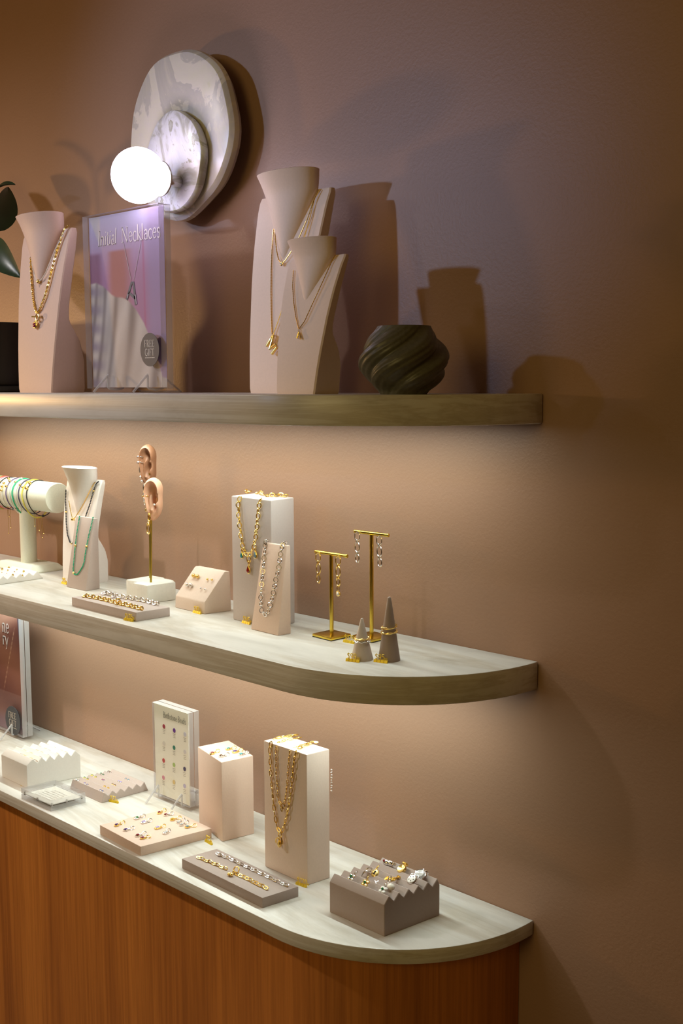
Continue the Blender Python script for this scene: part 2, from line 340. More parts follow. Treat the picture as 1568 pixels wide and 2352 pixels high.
def ribbons(mb, s, o, ex, ey, size, mi=0, slant=0.0, wscale=1.0):
    """flat lettering: o = baseline start, ex/ey = unit vectors along the line and up"""
    o, ex, ey = V(o), V(ex), V(ey); x = 0.0
    for ch in s:
        st, adv = GLY[ch]
        for pts, wd in st:
            P = [V((x+p[0]*wscale+slant*p[1], p[1], 0)) for p in pts]; L = []; R = []; h = wd/2
            for i in range(len(P)):
                t = P[min(i+1, len(P)-1)] - P[max(i-1, 0)]; t = t.normalized() if t.length else V((1, 0, 0)); nn = V((-t.y, t.x, 0))
                L.append(P[i]+nn*h); R.append(P[i]-nn*h)
            pr = lambda p: tuple(o + ex*(p.x*size) + ey*(p.y*size))
            n = len(P); mb.add([pr(p) for p in L]+[pr(p) for p in R], [(i, i+1, n+i+1, n+i) for i in range(n-1)], mi)
        x += adv*wscale
    return x*size
K = {
 'block_quads': {'A': [(-0.453, -0.1588), (-0.3456, -0.1598), (-0.3376, -0.1131), 0.2283], 'B': [(-0.6878, -0.1155), (-0.5865, -0.1421), (-0.5715, -0.0766), 0.1525], 'C': [(-0.7827, -0.2768), (-0.6459, -0.2829), (-0.6161, -0.143), 0.0183], 'D': [(-0.5539, -0.2628), (-0.341, -0.2669), (-0.3277, -0.1982), 0.0177], 'E': [(-0.2535, -0.2015), (-0.1367, -0.2015), (-0.1162, -0.0898), 0.0508], 'F': [(-1.1946, -0.2499), (-1.0931, -0.241), (-1.066, -0.1299), 0.0492], 'G': [(-1.05, -0.1721), (-0.9136, -0.1847), (-0.9019, -0.0694), 0.02], 'H': [(-1.0524, -0.2831), (-0.9479, -0.2796), (-0.9366, -0.2063), 0.0223], 'K': [(-0.5748, -0.1189), (-0.4635, -0.1255), (-0.4696, -0.0642), 0.2253], 'L': [(-0.491, -0.1508), (-0.4186, -0.1542), (-0.4127, -0.1225), 0.1539], 'M': [(-0.7372, -0.1243), (-0.6473, -0.1263), (-0.6339, -0.0711), 0.023], 'N': [(-0.8987, -0.2481), (-0.688, -0.2499), (-0.6809, -0.1793), 0.0168], 'P': [(-1.0789, -0.1454), (-1.0063, -0.1455), (-1.0081, -0.1095), 0.1525], 'Q': [(-0.375, -0.1171), (-0.3245, -0.1238), (-0.3247, -0.0872), 0.0026]},
 'wedge_tops': {'L': [(-0.4789, -0.1302, 1.3695), (-0.4198, -0.1302, 1.3692)], 'P': [(-1.0749, -0.1195, 1.3671), (-1.0057, -0.1195, 1.3682)]},
 'A_out': [[(-0.4248, -0.103, 1.0307), (-0.43, -0.1156, 1.0307), (-0.4369, -0.1278, 1.0307), (-0.44, -0.1384, 1.0307), (-0.4384, -0.1503, 1.0307)], [(-0.4306, -0.1612, 1.031), (-0.4328, -0.1612, 1.0222), (-0.4332, -0.1612, 1.011), (-0.4325, -0.1612, 0.9983), (-0.4322, -0.1612, 0.9873), (-0.4315, -0.1612, 0.9783), (-0.431, -0.1612, 0.9673), (-0.4292, -0.1612, 0.9557), (-0.428, -0.1612, 0.943), (-0.4256, -0.1613, 0.9279), (-0.4238, -0.1613, 0.9135), (-0.4214, -0.1613, 0.9012), (-0.4183, -0.1613, 0.8872), (-0.4131, -0.1614, 0.8794), (-0.4079, -0.1614, 0.8763)], [(-0.404, -0.1615, 0.8783), (-0.4006, -0.1615, 0.8877), (-0.3959, -0.1615, 0.8991), (-0.3926, -0.1616, 0.9102), (-0.3885, -0.1616, 0.9233), (-0.3851, -0.1616, 0.9398), (-0.3817, -0.1617, 0.9543), (-0.379, -0.1617, 0.9678), (-0.3774, -0.1617, 0.9809), (-0.3762, -0.1617, 0.9957), (-0.3741, -0.1617, 1.0089), (-0.3702, -0.1618, 1.0224), (-0.3676, -0.1618, 1.0302)], [(-0.3723, -0.1536, 1.0307), (-0.3738, -0.1404, 1.0307), (-0.3763, -0.1243, 1.0307), (-0.3765, -0.1115, 1.0307), (-0.3688, -0.108, 1.0307)]],
 'A_in': [[(-0.4121, -0.1065, 1.0302), (-0.4157, -0.1194, 1.0302), (-0.4202, -0.1313, 1.0302), (-0.4227, -0.1412, 1.0302), (-0.4215, -0.1552, 1.0302)], [(-0.418, -0.1609, 1.0274), (-0.4191, -0.1609, 1.0161), (-0.4186, -0.1609, 1.0034), (-0.4181, -0.1609, 0.9907), (-0.4183, -0.1609, 0.9768), (-0.4167, -0.1609, 0.9644), (-0.4158, -0.1609, 0.9526), (-0.4153, -0.161, 0.9417), (-0.4119, -0.161, 0.9315), (-0.407, -0.161, 0.9264)], [(-0.3998, -0.1611, 0.9292), (-0.3965, -0.1611, 0.9384), (-0.3944, -0.1611, 0.9481), (-0.3924, -0.1612, 0.9597), (-0.3903, -0.1612, 0.9702), (-0.3892, -0.1612, 0.9823), (-0.3881, -0.1612, 0.9945), (-0.3866, -0.1612, 1.0057), (-0.3855, -0.1612, 1.0178), (-0.3838, -0.1613, 1.0281)], [(-0.3877, -0.1514, 1.0302), (-0.3829, -0.1414, 1.0302), (-0.3819, -0.1275, 1.0302), (-0.3809, -0.1135, 1.0302), (-0.376, -0.1033, 1.0302)]],
 'A_p1': [(-0.4008, -0.1633, 0.9259), (-0.4022, -0.1633, 0.921)],
 'A_p2': [(-0.4056, -0.1642, 0.8741), (-0.4044, -0.1643, 0.868), (-0.4157, -0.1641, 0.8591), (-0.4059, -0.1642, 0.8555), (-0.4005, -0.1643, 0.8654)],
 'A_back': [(-0.342, -0.1048, 0.9892), (-0.342, -0.1048, 0.9846), (-0.342, -0.1048, 0.9799), (-0.3421, -0.1048, 0.9753), (-0.3421, -0.1048, 0.9707), (-0.3421, -0.1048, 0.9661), (-0.3421, -0.1048, 0.9615), (-0.3422, -0.1048, 0.9568), (-0.3422, -0.1048, 0.9522)],
 'K_ch': [[(-0.5892, -0.0586, 1.4453), (-0.581, -0.0798, 1.4453)], [(-0.5454, -0.1231, 1.4424), (-0.5497, -0.1229, 1.4328), (-0.5492, -0.1229, 1.4169), (-0.5477, -0.123, 1.4018), (-0.5445, -0.1232, 1.3852), (-0.5416, -0.1233, 1.3686), (-0.5384, -0.1235, 1.3554), (-0.5318, -0.1239, 1.346), (-0.5239, -0.1244, 1.3401)], [(-0.5218, -0.1245, 1.3403), (-0.5158, -0.1249, 1.346), (-0.5082, -0.1253, 1.3561), (-0.503, -0.1256, 1.3658), (-0.5012, -0.1257, 1.3777), (-0.4975, -0.126, 1.3946), (-0.4946, -0.1261, 1.4115), (-0.4932, -0.1262, 1.4264), (-0.4897, -0.1264, 1.4374), (-0.4846, -0.1267, 1.4452)], [(-0.5285, -0.0837, 1.4453), (-0.5571, -0.0655, 1.4453), (-0.5584, -0.0736, 1.4453)]],
 'K_top2': [(-0.513, -0.0922, 1.4453), (-0.5031, -0.0901, 1.4453), (-0.498, -0.0789, 1.4453), (-0.4869, -0.0756, 1.4453), (-0.4765, -0.0729, 1.4453)],
 'K_pend': [(-0.5216, -0.126, 1.3388), (-0.5218, -0.126, 1.3279), (-0.5226, -0.126, 1.3151), (-0.5408, -0.1249, 1.3485), (-0.5404, -0.1249, 1.3392), (-0.5033, -0.1271, 1.3543), (-0.5022, -0.1272, 1.3444)],
 'L_l': [(-0.4721, -0.1306, 1.3653), (-0.4717, -0.1321, 1.3556), (-0.4717, -0.1346, 1.3402), (-0.4716, -0.1371, 1.324), (-0.4712, -0.1397, 1.3079), (-0.4704, -0.142, 1.2934), (-0.47, -0.1439, 1.2821), (-0.4687, -0.1462, 1.2678), (-0.4631, -0.1486, 1.254), (-0.456, -0.1497, 1.2494)],
 'L_r': [(-0.4283, -0.1326, 1.3657), (-0.4308, -0.1353, 1.348), (-0.4309, -0.1378, 1.332), (-0.4342, -0.14, 1.3173), (-0.4365, -0.1425, 1.301), (-0.4378, -0.1447, 1.2864), (-0.4421, -0.1469, 1.2715), (-0.4449, -0.1488, 1.2582), (-0.4515, -0.1499, 1.2497)],
 'P_g': [(-1.0573, -0.1216, 1.3675), (-1.0591, -0.1252, 1.3467), (-1.0606, -0.1286, 1.3271), (-1.0606, -0.1322, 1.3065), (-1.0598, -0.1353, 1.2883), (-1.0592, -0.1386, 1.269), (-1.0584, -0.1407, 1.257), (-1.0541, -0.1421, 1.249), (-1.0468, -0.1424, 1.2474), (-1.0398, -0.142, 1.2494), (-1.031, -0.1404, 1.2588), (-1.0243, -0.1388, 1.268), (-1.0213, -0.1371, 1.2779), (-1.0209, -0.1346, 1.2924), (-1.0193, -0.1317, 1.3093), (-1.0162, -0.1279, 1.3312), (-1.0117, -0.1245, 1.3507), (-1.0083, -0.1214, 1.369)],
 'N_g': [(-0.8834, -0.2326, 1.2379), (-0.8624, -0.2308, 1.2379), (-0.8436, -0.2277, 1.2379), (-0.8166, -0.2277, 1.2379), (-0.7917, -0.2292, 1.2379), (-0.7672, -0.2307, 1.2379), (-0.7467, -0.2296, 1.2379), (-0.7197, -0.2309, 1.2379), (-0.6907, -0.2327, 1.2379)],
 'N_s': [(-0.8752, -0.1943, 1.2379), (-0.8609, -0.1893, 1.2379), (-0.8273, -0.1938, 1.2379), (-0.8044, -0.1885, 1.2379), (-0.7815, -0.1862, 1.2379), (-0.758, -0.1845, 1.2379), (-0.7312, -0.1856, 1.2379), (-0.704, -0.1873, 1.2379)],
 'D_g': [(-0.5364, -0.243, 0.8201), (-0.5218, -0.2425, 0.8201), (-0.4978, -0.2407, 0.8201), (-0.4725, -0.2403, 0.8201), (-0.4585, -0.2398, 0.8201), (-0.4434, -0.2404, 0.8201), (-0.4286, -0.2409, 0.8201), (-0.4049, -0.2402, 0.8201), (-0.3825, -0.2417, 0.8201), (-0.355, -0.2422, 0.8201)],
 'D_s': [(-0.5239, -0.2093, 0.8201), (-0.5128, -0.2108, 0.8201), (-0.4943, -0.209, 0.8201), (-0.4602, -0.21, 0.8201), (-0.4237, -0.2108, 0.8201), (-0.388, -0.2116, 0.8201), (-0.353, -0.2127, 0.8201), (-0.3373, -0.2119, 0.8201)],
 'D_ch': [(-0.4387, -0.2506, 0.8221), (-0.4399, -0.2357, 0.8221)],
 'C_ch': [(-0.7549, -0.2577), (-0.7551, -0.2444), (-0.7237, -0.2595), (-0.7207, -0.2479), (-0.7546, -0.212), (-0.7533, -0.1987), (-0.7285, -0.215), (-0.7259, -0.2034), (-0.6865, -0.2594), (-0.6846, -0.2473), (-0.6708, -0.26), (-0.6664, -0.2508), (-0.7443, -0.1667), (-0.7462, -0.1542), (-0.7267, -0.1645), (-0.7226, -0.155), (-0.6995, -0.1696), (-0.6961, -0.1573), (-0.6806, -0.1702), (-0.6823, -0.1582), (-0.6675, -0.1733), (-0.6681, -0.1612), (-0.6881, -0.2131), (-0.6858, -0.202), (-0.6594, -0.2168), (-0.6617, -0.2086), (-0.6512, -0.1724), (-0.6452, -0.1614)],
 'B_ch': [(-0.6334, -0.1246), (-0.634, -0.1112), (-0.6302, -0.0881), (-0.6267, -0.0772), (-0.6085, -0.0896), (-0.6062, -0.0777), (-0.6091, -0.1231), (-0.6063, -0.112), (-0.5885, -0.0923), (-0.5862, -0.0805)],
 'E_ch': [(-0.2212, -0.1819, 0.8632), (-0.2249, -0.1675, 0.8632), (-0.2146, -0.1578, 0.8632), (-0.2023, -0.1464, 0.8632), (-0.2112, -0.1325, 0.8632), (-0.191, -0.1828, 0.8632), (-0.1997, -0.1676, 0.8632), (-0.18, -0.1686, 0.8632), (-0.1698, -0.1455, 0.8632), (-0.1675, -0.1316, 0.8632), (-0.1552, -0.1815, 0.8632), (-0.1638, -0.1669, 0.8632), (-0.1511, -0.1663, 0.8632), (-0.2112, -0.1037, 0.8632), (-0.1808, -0.1041, 0.8632), (-0.1425, -0.1238, 0.8632), (-0.1464, -0.102, 0.8632), (-0.1477, -0.0892, 0.8632)],
 'Eridge': [(-0.2513, -0.1922, 0.8632), (-0.1361, -0.1912, 0.8632), (-0.2376, -0.0947, 0.8632), (-0.121, -0.0948, 0.8632), (-0.1194, -0.1973, 0.8632), (-0.1079, -0.1233, 0.8632)],
 'G_st': [(-1.0125, -0.1784, 0.8205), (-1.0083, -0.1765, 0.8205), (-1.0134, -0.1579, 0.8205), (-1.0015, -0.1582, 0.8205), (-0.9861, -0.1755, 0.8205), (-0.9771, -0.175, 0.8205), (-1.0124, -0.14, 0.8205), (-0.9997, -0.1397, 0.8205), (-1.0047, -0.1226, 0.8205), (-0.9992, -0.1209, 0.8205), (-0.9752, -0.139, 0.8205), (-0.9696, -0.1397, 0.8205), (-1.0048, -0.1034, 0.8205), (-0.9998, -0.1029, 0.8205), (-0.9408, -0.1574, 0.8205), (-0.9296, -0.1565, 0.8205), (-0.9301, -0.1748, 0.8205), (-0.9225, -0.1747, 0.8205), (-0.9407, -0.1384, 0.8205), (-0.9334, -0.1375, 0.8205), (-0.943, -0.1209, 0.8205), (-0.9358, -0.1208, 0.8205), (-0.9435, -0.1027, 0.8205), (-0.9356, -0.1021, 0.8205)],
 'Gridge': [(-1.0241, -0.18, 0.8205), (-0.9063, -0.178, 0.8205), (-1.009, -0.0879, 0.8205), (-0.8902, -0.0851, 0.8205)],
 'Fridge': [(-1.201, -0.2333, 0.8616), (-1.0872, -0.2296, 0.8616), (-1.1842, -0.1414, 0.8616), (-1.0652, -0.14, 0.8616)],
 'F_ring': [(-1.1542, -0.2235, 0.8576), (-1.1404, -0.2238, 0.8576), (-1.1165, -0.2231, 0.8576), (-1.0969, -0.2241, 0.8576), (-1.1724, -0.205, 0.8576), (-1.146, -0.2049, 0.8576), (-1.1087, -0.2051, 0.8576), (-1.1507, -0.1869, 0.8576), (-1.1334, -0.1865, 0.8576), (-1.1053, -0.1867, 0.8576), (-1.1718, -0.1681, 0.8576), (-1.1474, -0.1681, 0.8576), (-1.1323, -0.1676, 0.8576), (-1.1004, -0.169, 0.8576), (-1.1693, -0.1497, 0.8576), (-1.138, -0.1503, 0.8576), (-1.1132, -0.1498, 0.8576), (-1.0953, -0.1487, 0.8576)],
 'W_base': [(-1.1926, -0.1294, 1.218), (-1.2082, -0.2261, 1.218)],
 'W_ridge': [(-1.2319, -0.1189, 1.23), (-1.2274, -0.2016, 1.23), (-1.3368, -0.1234, 1.23)],
 'W_st': [(-1.3241, -0.1377, 1.23), (-1.2854, -0.1399, 1.23), (-1.2662, -0.1572, 1.23), (-1.2557, -0.1407, 1.23), (-1.2219, -0.1633, 1.23), (-1.2894, -0.1596, 1.23), (-1.3121, -0.1603, 1.23), (-1.2868, -0.176, 1.23), (-1.2671, -0.1757, 1.23), (-1.2396, -0.1766, 1.23), (-1.2497, -0.1936, 1.23)],
 'M_topz': [(-0.6469, -0.125, 1.2409), (-0.6371, -0.0843, 1.2941), (-0.6341, -0.0719, 1.2929)],
 'M_st': [(-0.7112, -0.0971, 1.2785), (-0.699, -0.0974, 1.2785), (-0.6686, -0.099, 1.2773), (-0.6557, -0.0988, 1.278), (-0.715, -0.1098, 1.2618), (-0.7041, -0.1096, 1.2624), (-0.6731, -0.1115, 1.261), (-0.6598, -0.1119, 1.2608)],
 'sign1': [(-0.9419, -0.17, 1.6344), (-0.7014, -0.17, 1.6339), (-0.9417, -0.17, 1.9652), (-0.7062, -0.17, 1.9621)],
 'sign1_th': 0.0254,
 's1_txt': [(-0.9105, -0.17, 1.906), (-0.7124, -0.17, 1.9047), (-0.9055, -0.17, 1.9279), (-0.8331, -0.17, 1.9057), (-0.7846, -0.17, 1.9045), (-0.7844, -0.17, 1.9312)],
 's1_stick': [(-0.7347, -0.17, 1.705), (-0.7631, -0.17, 1.7057), (-0.7068, -0.17, 1.7044), (-0.7335, -0.17, 1.7356), (-0.7358, -0.17, 1.6749)],
 's1_A': [(-0.8031, -0.17, 1.8325), (-0.8211, -0.17, 1.8004), (-0.7922, -0.17, 1.7892), (-0.8275, -0.17, 1.9068), (-0.773, -0.17, 1.9019)],
 's1_feet': [(-0.8802, -0.2, 1.6231), (-0.7521, -0.2, 1.6235), (-0.8506, -0.2, 1.6549), (-0.7135, -0.2, 1.6602)],
 'bs': [(-0.8616, -0.0928, 0.8097), (-0.7494, -0.0928, 0.8071), (-0.8554, -0.0928, 1.0007), (-0.7412, -0.0928, 0.9987)],
 'bs_th': 0.0276,
 'bs_dots': [(-0.8261, -0.0928, 0.9565), (-0.7925, -0.0928, 0.9555), (-0.7587, -0.0928, 0.955), (-0.8274, -0.0928, 0.9208), (-0.7942, -0.0928, 0.9196), (-0.7598, -0.0928, 0.9188), (-0.8295, -0.0928, 0.8846), (-0.7957, -0.0928, 0.8836), (-0.7618, -0.0928, 0.8833), (-0.8313, -0.0928, 0.8482), (-0.7969, -0.0928, 0.8477), (-0.7629, -0.0928, 0.8479)],
 'bs_txt': [(-0.8274, -0.0928, 0.9785), (-0.7547, -0.0928, 0.978)],
 'pj': [(-1.3734, -0.09, 1.0939), (-1.3757, -0.09, 0.7981), (-1.484, -0.09, 0.7734), (-1.4618, -0.09, 1.067)],
 'pj_th': 0.027,
 'pj_stick': [(-1.4176, -0.09, 0.8423), (-1.4526, -0.09, 0.8348), (-1.3849, -0.09, 0.8492), (-1.415, -0.09, 0.8777), (-1.4201, -0.09, 0.8067)],
 'pj_txt': [(-1.4626, -0.09, 1.0561), (-1.4337, -0.09, 1.0593), (-1.4655, -0.09, 1.0186), (-1.4388, -0.09, 1.0222)],
 'ear_h': 0.0365,
 'ear_R': (-0.7959, -0.0755, 1.218),
 'ear_top': [(-0.8023, -0.1392, 1.2545), (-0.8526, -0.1406, 1.2545), (-0.7956, -0.0753, 1.2545), (-0.8268, -0.113, 1.2545), (-0.8926, -0.1244, 1.2545), (-0.8952, -0.058, 1.2545), (-0.8301, -0.0637, 1.2545), (-0.8738, -0.08, 1.2545)],
 'ear1': [(-0.8153, -0.113, 1.4622), (-0.8143, -0.113, 1.377), (-0.8424, -0.113, 1.4152), (-0.7879, -0.113, 1.419), (-0.8213, -0.113, 1.3773), (-0.8246, -0.113, 1.3633)],
 'ear2': [(-0.8714, -0.08, 1.5231), (-0.8806, -0.08, 1.4354), (-0.9007, -0.08, 1.4791), (-0.8487, -0.08, 1.4816), (-0.8702, -0.08, 1.4413), (-0.8947, -0.08, 1.4089)],
 'post': (-1.3525, -0.0698, 1.234),
 'roll': [(-1.2289, -0.0698, 1.3924), (-1.4731, -0.0698, 1.3914)],
 'roll_r': 0.0355,
 'st_base': [(-1.2872, -0.0817, 1.218), (-1.2837, -0.0301, 1.218)],
 'rollx': [-1.4713, -1.4659, -1.4552, -1.4427, -1.4284, -1.4075, -1.3897, -1.377, -1.3622, -1.3439, -1.3358, -1.3199, -1.3017],
 'ts': [(-0.3465, -0.0979, 1.2235), 0.1349, (-0.3836, -0.0979, 1.3603), (-0.3096, -0.0979, 1.3588)],
 'tt': [(-0.2895, -0.0607, 1.2235), 0.1714, (-0.3274, -0.0607, 1.3973), (-0.2521, -0.0607, 1.394)],
 'ts_e': [(-0.3732, -0.0979, 1.3513), (-0.3723, -0.0979, 1.3322), (-0.3725, -0.0979, 1.3151), (-0.3266, -0.0979, 1.3507), (-0.3267, -0.0979, 1.3325), (-0.3264, -0.0979, 1.315), (-0.3265, -0.0979, 1.2953)],
 'tt_e': [(-0.3176, -0.0607, 1.3885), (-0.3176, -0.0607, 1.3699), (-0.3176, -0.0607, 1.3515), (-0.2687, -0.0607, 1.3861), (-0.2683, -0.0607, 1.3679), (-0.2673, -0.0607, 1.3499)],
 'ttF': (-0.2614, -0.0921, 1.218),
 'cp': [(-0.2071, -0.1747, 1.218), 0.0652, 0.0175],
 'cd': [(-0.1731, -0.1498, 1.218), 0.0997, 0.0172],
 't99': [(-0.2236, -0.1936, 1.218), (-0.2005, -0.1869, 1.218)],
 't95': [(-0.1884, -0.1684, 1.218), (-0.1656, -0.1618, 1.218)],
 't175': [(-0.308, -0.1102, 1.218), (-0.2838, -0.1087, 1.218)],
 't220': [(-0.3673, -0.169, 0.8004), (-0.3382, -0.1661, 0.8004)],
 't145': [(-0.5466, -0.1253, 1.218), (-0.5132, -0.1286, 1.218)],
 't70': [(-0.6793, -0.1292, 1.218), (-0.6487, -0.1303, 1.218)],
 't135': [(-0.719, -0.257, 1.218), (-0.6884, -0.2537, 1.218)],
 'tG': [(-0.9059, -0.1689, 0.8004), (-0.8867, -0.1638, 0.8004)],
 'tC': [(-0.6152, -0.1609, 0.8004), (-0.5881, -0.1647, 0.8004)],
 'tF': [(-1.1227, -0.2444, 0.8004), (-1.0949, -0.2393, 0.8004)],
 'tW': [(-1.1206, -0.1282, 1.218), (-1.1034, -0.13, 1.218)],
 'busts': {'left': (-1.1136, -0.9913, -0.22, 0.3153, 0.3399, 0.0759), 'short': (-0.3318, -0.2486, -0.235, 0.2045, 0.2277, 0.0563), 'tall': (-0.4884, None, -0.15, 0.3254, 0.3512, None), 'white': (-1.1571, None, -0.11, 0.2222, 0.2478, None)},
 'white_R': (-1.0636, -0.0546, 1.218),
 'plate': [(-0.7854, -0.05, 2.1111), (-0.9478, -0.05, 2.1199), (-0.6371, -0.05, 2.112), (-0.7766, -0.05, 2.2647), (-0.7944, -0.05, 1.9531)],
 'plate2': [(-0.762, -0.078, 2.0558), (-0.8481, -0.078, 2.0887), (-0.6805, -0.078, 2.0646), (-0.7474, -0.078, 2.1477), (-0.7704, -0.078, 1.9606)],
 'globe': (-0.7448, -0.18, 2.0148),
 'vase': [(-0.109, -0.19, 1.6261), (-0.1135, -0.19, 1.7225), (-0.1805, -0.19, 1.6743), (-0.0429, -0.19, 1.675), (-0.1524, -0.19, 1.7227), (-0.0736, -0.19, 1.7197), (-0.1421, -0.19, 1.6266), (-0.0752, -0.19, 1.6268)],
 'plant': [(-1.2488, -0.14, 1.7833), (-1.2732, -0.14, 1.6459), (-1.2594, -0.14, 1.6336), (-1.3061, -0.14, 1.9477), (-1.2174, -0.14, 1.8763), (-1.2971, -0.14, 2.0667), (-1.2344, -0.14, 2.0617), (-1.3089, -0.14, 1.9107)],
 'BU': {'left': (-1.1136, -0.22, 1.6263, 1.463, 1.35, 0.319, 0.349, 0.57), 'short': (-0.3318, -0.235, 1.6263, 0.995, 0.97, 0.208, 0.233, 1.0), 'tall': (-0.4884, -0.15, 1.6263, 1.4, 1.3, 0.33, 0.361, 0.8), 'white': (-1.1571, -0.105, 1.218, 1.08, 1.0, 0.2222, 0.2478, 0.65)},
 'n_l1': [(-1.0874, -0.1959, 1.9021), (-1.0797, -0.1994, 1.8829), (-1.0688, -0.2028, 1.8635), (-1.0579, -0.2047, 1.8512), (-1.0483, -0.2054, 1.8459), (-1.038, -0.205, 1.8487), (-1.0251, -0.2033, 1.8604), (-1.0124, -0.2, 1.8799), (-1.0007, -0.196, 1.9017), (-0.9912, -0.1937, 1.9145), (-0.9826, -0.1908, 1.9274), (-0.9737, -0.1868, 1.9424)],
 'n_l2': [(-1.0917, -0.1942, 1.9003), (-1.0864, -0.1986, 1.8765), (-1.0755, -0.2042, 1.8409), (-1.0654, -0.2083, 1.8102), (-1.0541, -0.2107, 1.7888), (-1.0469, -0.2113, 1.7827), (-1.0355, -0.2113, 1.7925), (-1.0213, -0.2087, 1.8146), (-1.0111, -0.2048, 1.8435), (-1.0012, -0.1991, 1.8791), (-0.9928, -0.1943, 1.9057), (-0.9843, -0.1897, 1.9276), (-0.9781, -0.1851, 1.9448), (-0.9659, -0.185, 1.9485)],
 'n_lp': [(-1.0626, -0.2139, 1.7772), (-1.0343, -0.214, 1.7759), (-1.0429, -0.2141, 1.7756), (-1.049, -0.2157, 1.7598)],
 'n_t1': [(-0.456, -0.1178, 1.9013), (-0.449, -0.1226, 1.8814), (-0.4419, -0.1266, 1.8616), (-0.4345, -0.1295, 1.8467), (-0.4254, -0.131, 1.8384), (-0.4182, -0.1302, 1.843), (-0.4083, -0.1281, 1.854), (-0.3913, -0.123, 1.8795), (-0.3795, -0.1163, 1.9077), (-0.373, -0.1093, 1.9351), (-0.3676, -0.1029, 1.9535)],
 'n_t2': [(-0.4613, -0.1152, 1.8997), (-0.4575, -0.1224, 1.868), (-0.4526, -0.1292, 1.8316), (-0.4477, -0.1349, 1.7955), (-0.4423, -0.1397, 1.7595), (-0.436, -0.1444, 1.7236)],
 'n_t3': [(-0.4303, -0.1465, 1.7233), (-0.4211, -0.1434, 1.7466), (-0.4083, -0.1388, 1.7813), (-0.3967, -0.1331, 1.8203), (-0.3883, -0.1279, 1.8501), (-0.3803, -0.1223, 1.8786), (-0.3748, -0.1143, 1.912), (-0.3723, -0.1066, 1.9399), (-0.3667, -0.1015, 1.9547)],
 'n_tM': [(-0.4411, -0.1514, 1.7046), (-0.428, -0.1497, 1.7213), (-0.4259, -0.1497, 1.7212), (-0.4335, -0.152, 1.6992), (-0.4186, -0.1512, 1.7069), (-0.4171, -0.1517, 1.7021), (-0.4275, -0.1528, 1.6913)],
 'n_s1': [(-0.3306, -0.1964, 1.8168), (-0.3226, -0.2057, 1.7904), (-0.3128, -0.2132, 1.7654), (-0.3024, -0.219, 1.7429), (-0.2923, -0.2229, 1.724), (-0.281, -0.2216, 1.7354), (-0.2711, -0.216, 1.7588), (-0.2603, -0.2081, 1.7864), (-0.2532, -0.1998, 1.8099), (-0.2502, -0.1934, 1.825), (-0.2465, -0.1888, 1.834)],
 'n_sA': [(-0.2906, -0.2245, 1.7206), (-0.2924, -0.2266, 1.7102), (-0.2838, -0.2268, 1.7091)],
 'n_w1': [(-1.1686, -0.082, 1.4128), (-1.1634, -0.087, 1.3905), (-1.1568, -0.0911, 1.3683), (-1.1506, -0.0951, 1.3435), (-1.1425, -0.0983, 1.319), (-1.1314, -0.1001, 1.3044), (-1.1232, -0.1005, 1.3007)],
 'n_w1b': [(-1.0909, -0.099, 1.3213), (-1.0845, -0.096, 1.3442), (-1.0782, -0.0928, 1.3645), (-1.0686, -0.0881, 1.3898), (-1.0632, -0.0821, 1.4171), (-1.0587, -0.0772, 1.4339), (-1.0526, -0.076, 1.4379)],
 'n_w2': [(-1.1478, -0.0887, 1.3917), (-1.1358, -0.0928, 1.37), (-1.125, -0.0954, 1.3546), (-1.1158, -0.096, 1.3567), (-1.1012, -0.0933, 1.3727), (-1.0878, -0.0898, 1.391), (-1.0761, -0.0853, 1.4115), (-1.0656, -0.08, 1.4317), (-1.06, -0.0783, 1.4369)],
 'n_wc': [(-1.1219, -0.0966, 1.3532), (-1.1196, -0.1034, 1.3018)],
}
# ================================================================== room
def struct(name, mb, m, **kw):
    o = mb.build(name, m, **kw); o['kind'] = 'structure'; return o
X0, X1, Y0, Y1, HC = -3.0, 2.6, -4.2, 0.0, 3.0
struct('wall_back', MB().box((X0-.1, 0, 0), (X1+.1, .1, HC)), M['wall'], smooth=False)
struct('wall_left', MB().box((X0-.1, Y0, 0), (X0, 0, HC)), M['wall'], smooth=False)
struct('wall_right', MB().box((X1, Y0, 0), (X1+.1, 0, HC)), M['wall'], smooth=False)
struct('wall_front', MB().box((X0-.1, Y0-.1, 0), (X1+.1, Y0, HC)), M['wall'], smooth=False)
struct('floor', MB().box((X0-.1, Y0-.1, -.1), (X1+.1, .1, 0)), M['floor'], smooth=False)
struct('ceiling', MB().box((X0-.1, Y0-.1, HC), (X1+.1, .1, HC+.1)), M['ceiling'], smooth=False)
# ================================================================== shelves, counter, cabinet
XL = -2.5
def shelf_plan(R, inset=0.0, n=28):
    pts = [(XL, -0.0008), (XL, -R+inset)]
    for i in range(n+1):
        a = PI/2*i/n; pts.append((-R + (R-inset)*math.sin(a), -(R-inset)*math.cos(a)))
    pts[-1] = (-inset, -0.0008); return pts
def slab(name, R, zt, th, label, cat):
    o = MB().prism(shelf_plan(R), zt-th, zt).build(name, M['marble'], bevel=0.0022, seg=2, angle=50); return tag(o, label, cat)
slab('marble_shelf', RT_, ZT, THT, 'thick pale marble shelf, the uppermost, carrying the tall busts and green vase', 'shelf')
slab('marble_shelf', RM_, ZM, THM, 'thick pale marble shelf, the middle one, carrying the ear displays and ring cones', 'shelf')
slab('marble_counter_top', RB_, ZB, THB, 'thin pale marble counter top with a rounded end on the wooden cabinet', 'counter')
cab = thing('wooden_cabinet', 'orange brown wood veneer cabinet with a curved end under the marble counter top', 'cabinet', (-1.2, -.14, 0))
MB().prism(shelf_plan(RB_, 0.026), 0.09, ZB-THB).build('veneer_body', M['wood'], cab, angle=50)
MB().prism(shelf_plan(RB_, 0.06), 0.0, 0.09).build('toe_kick', M['dark'], cab)
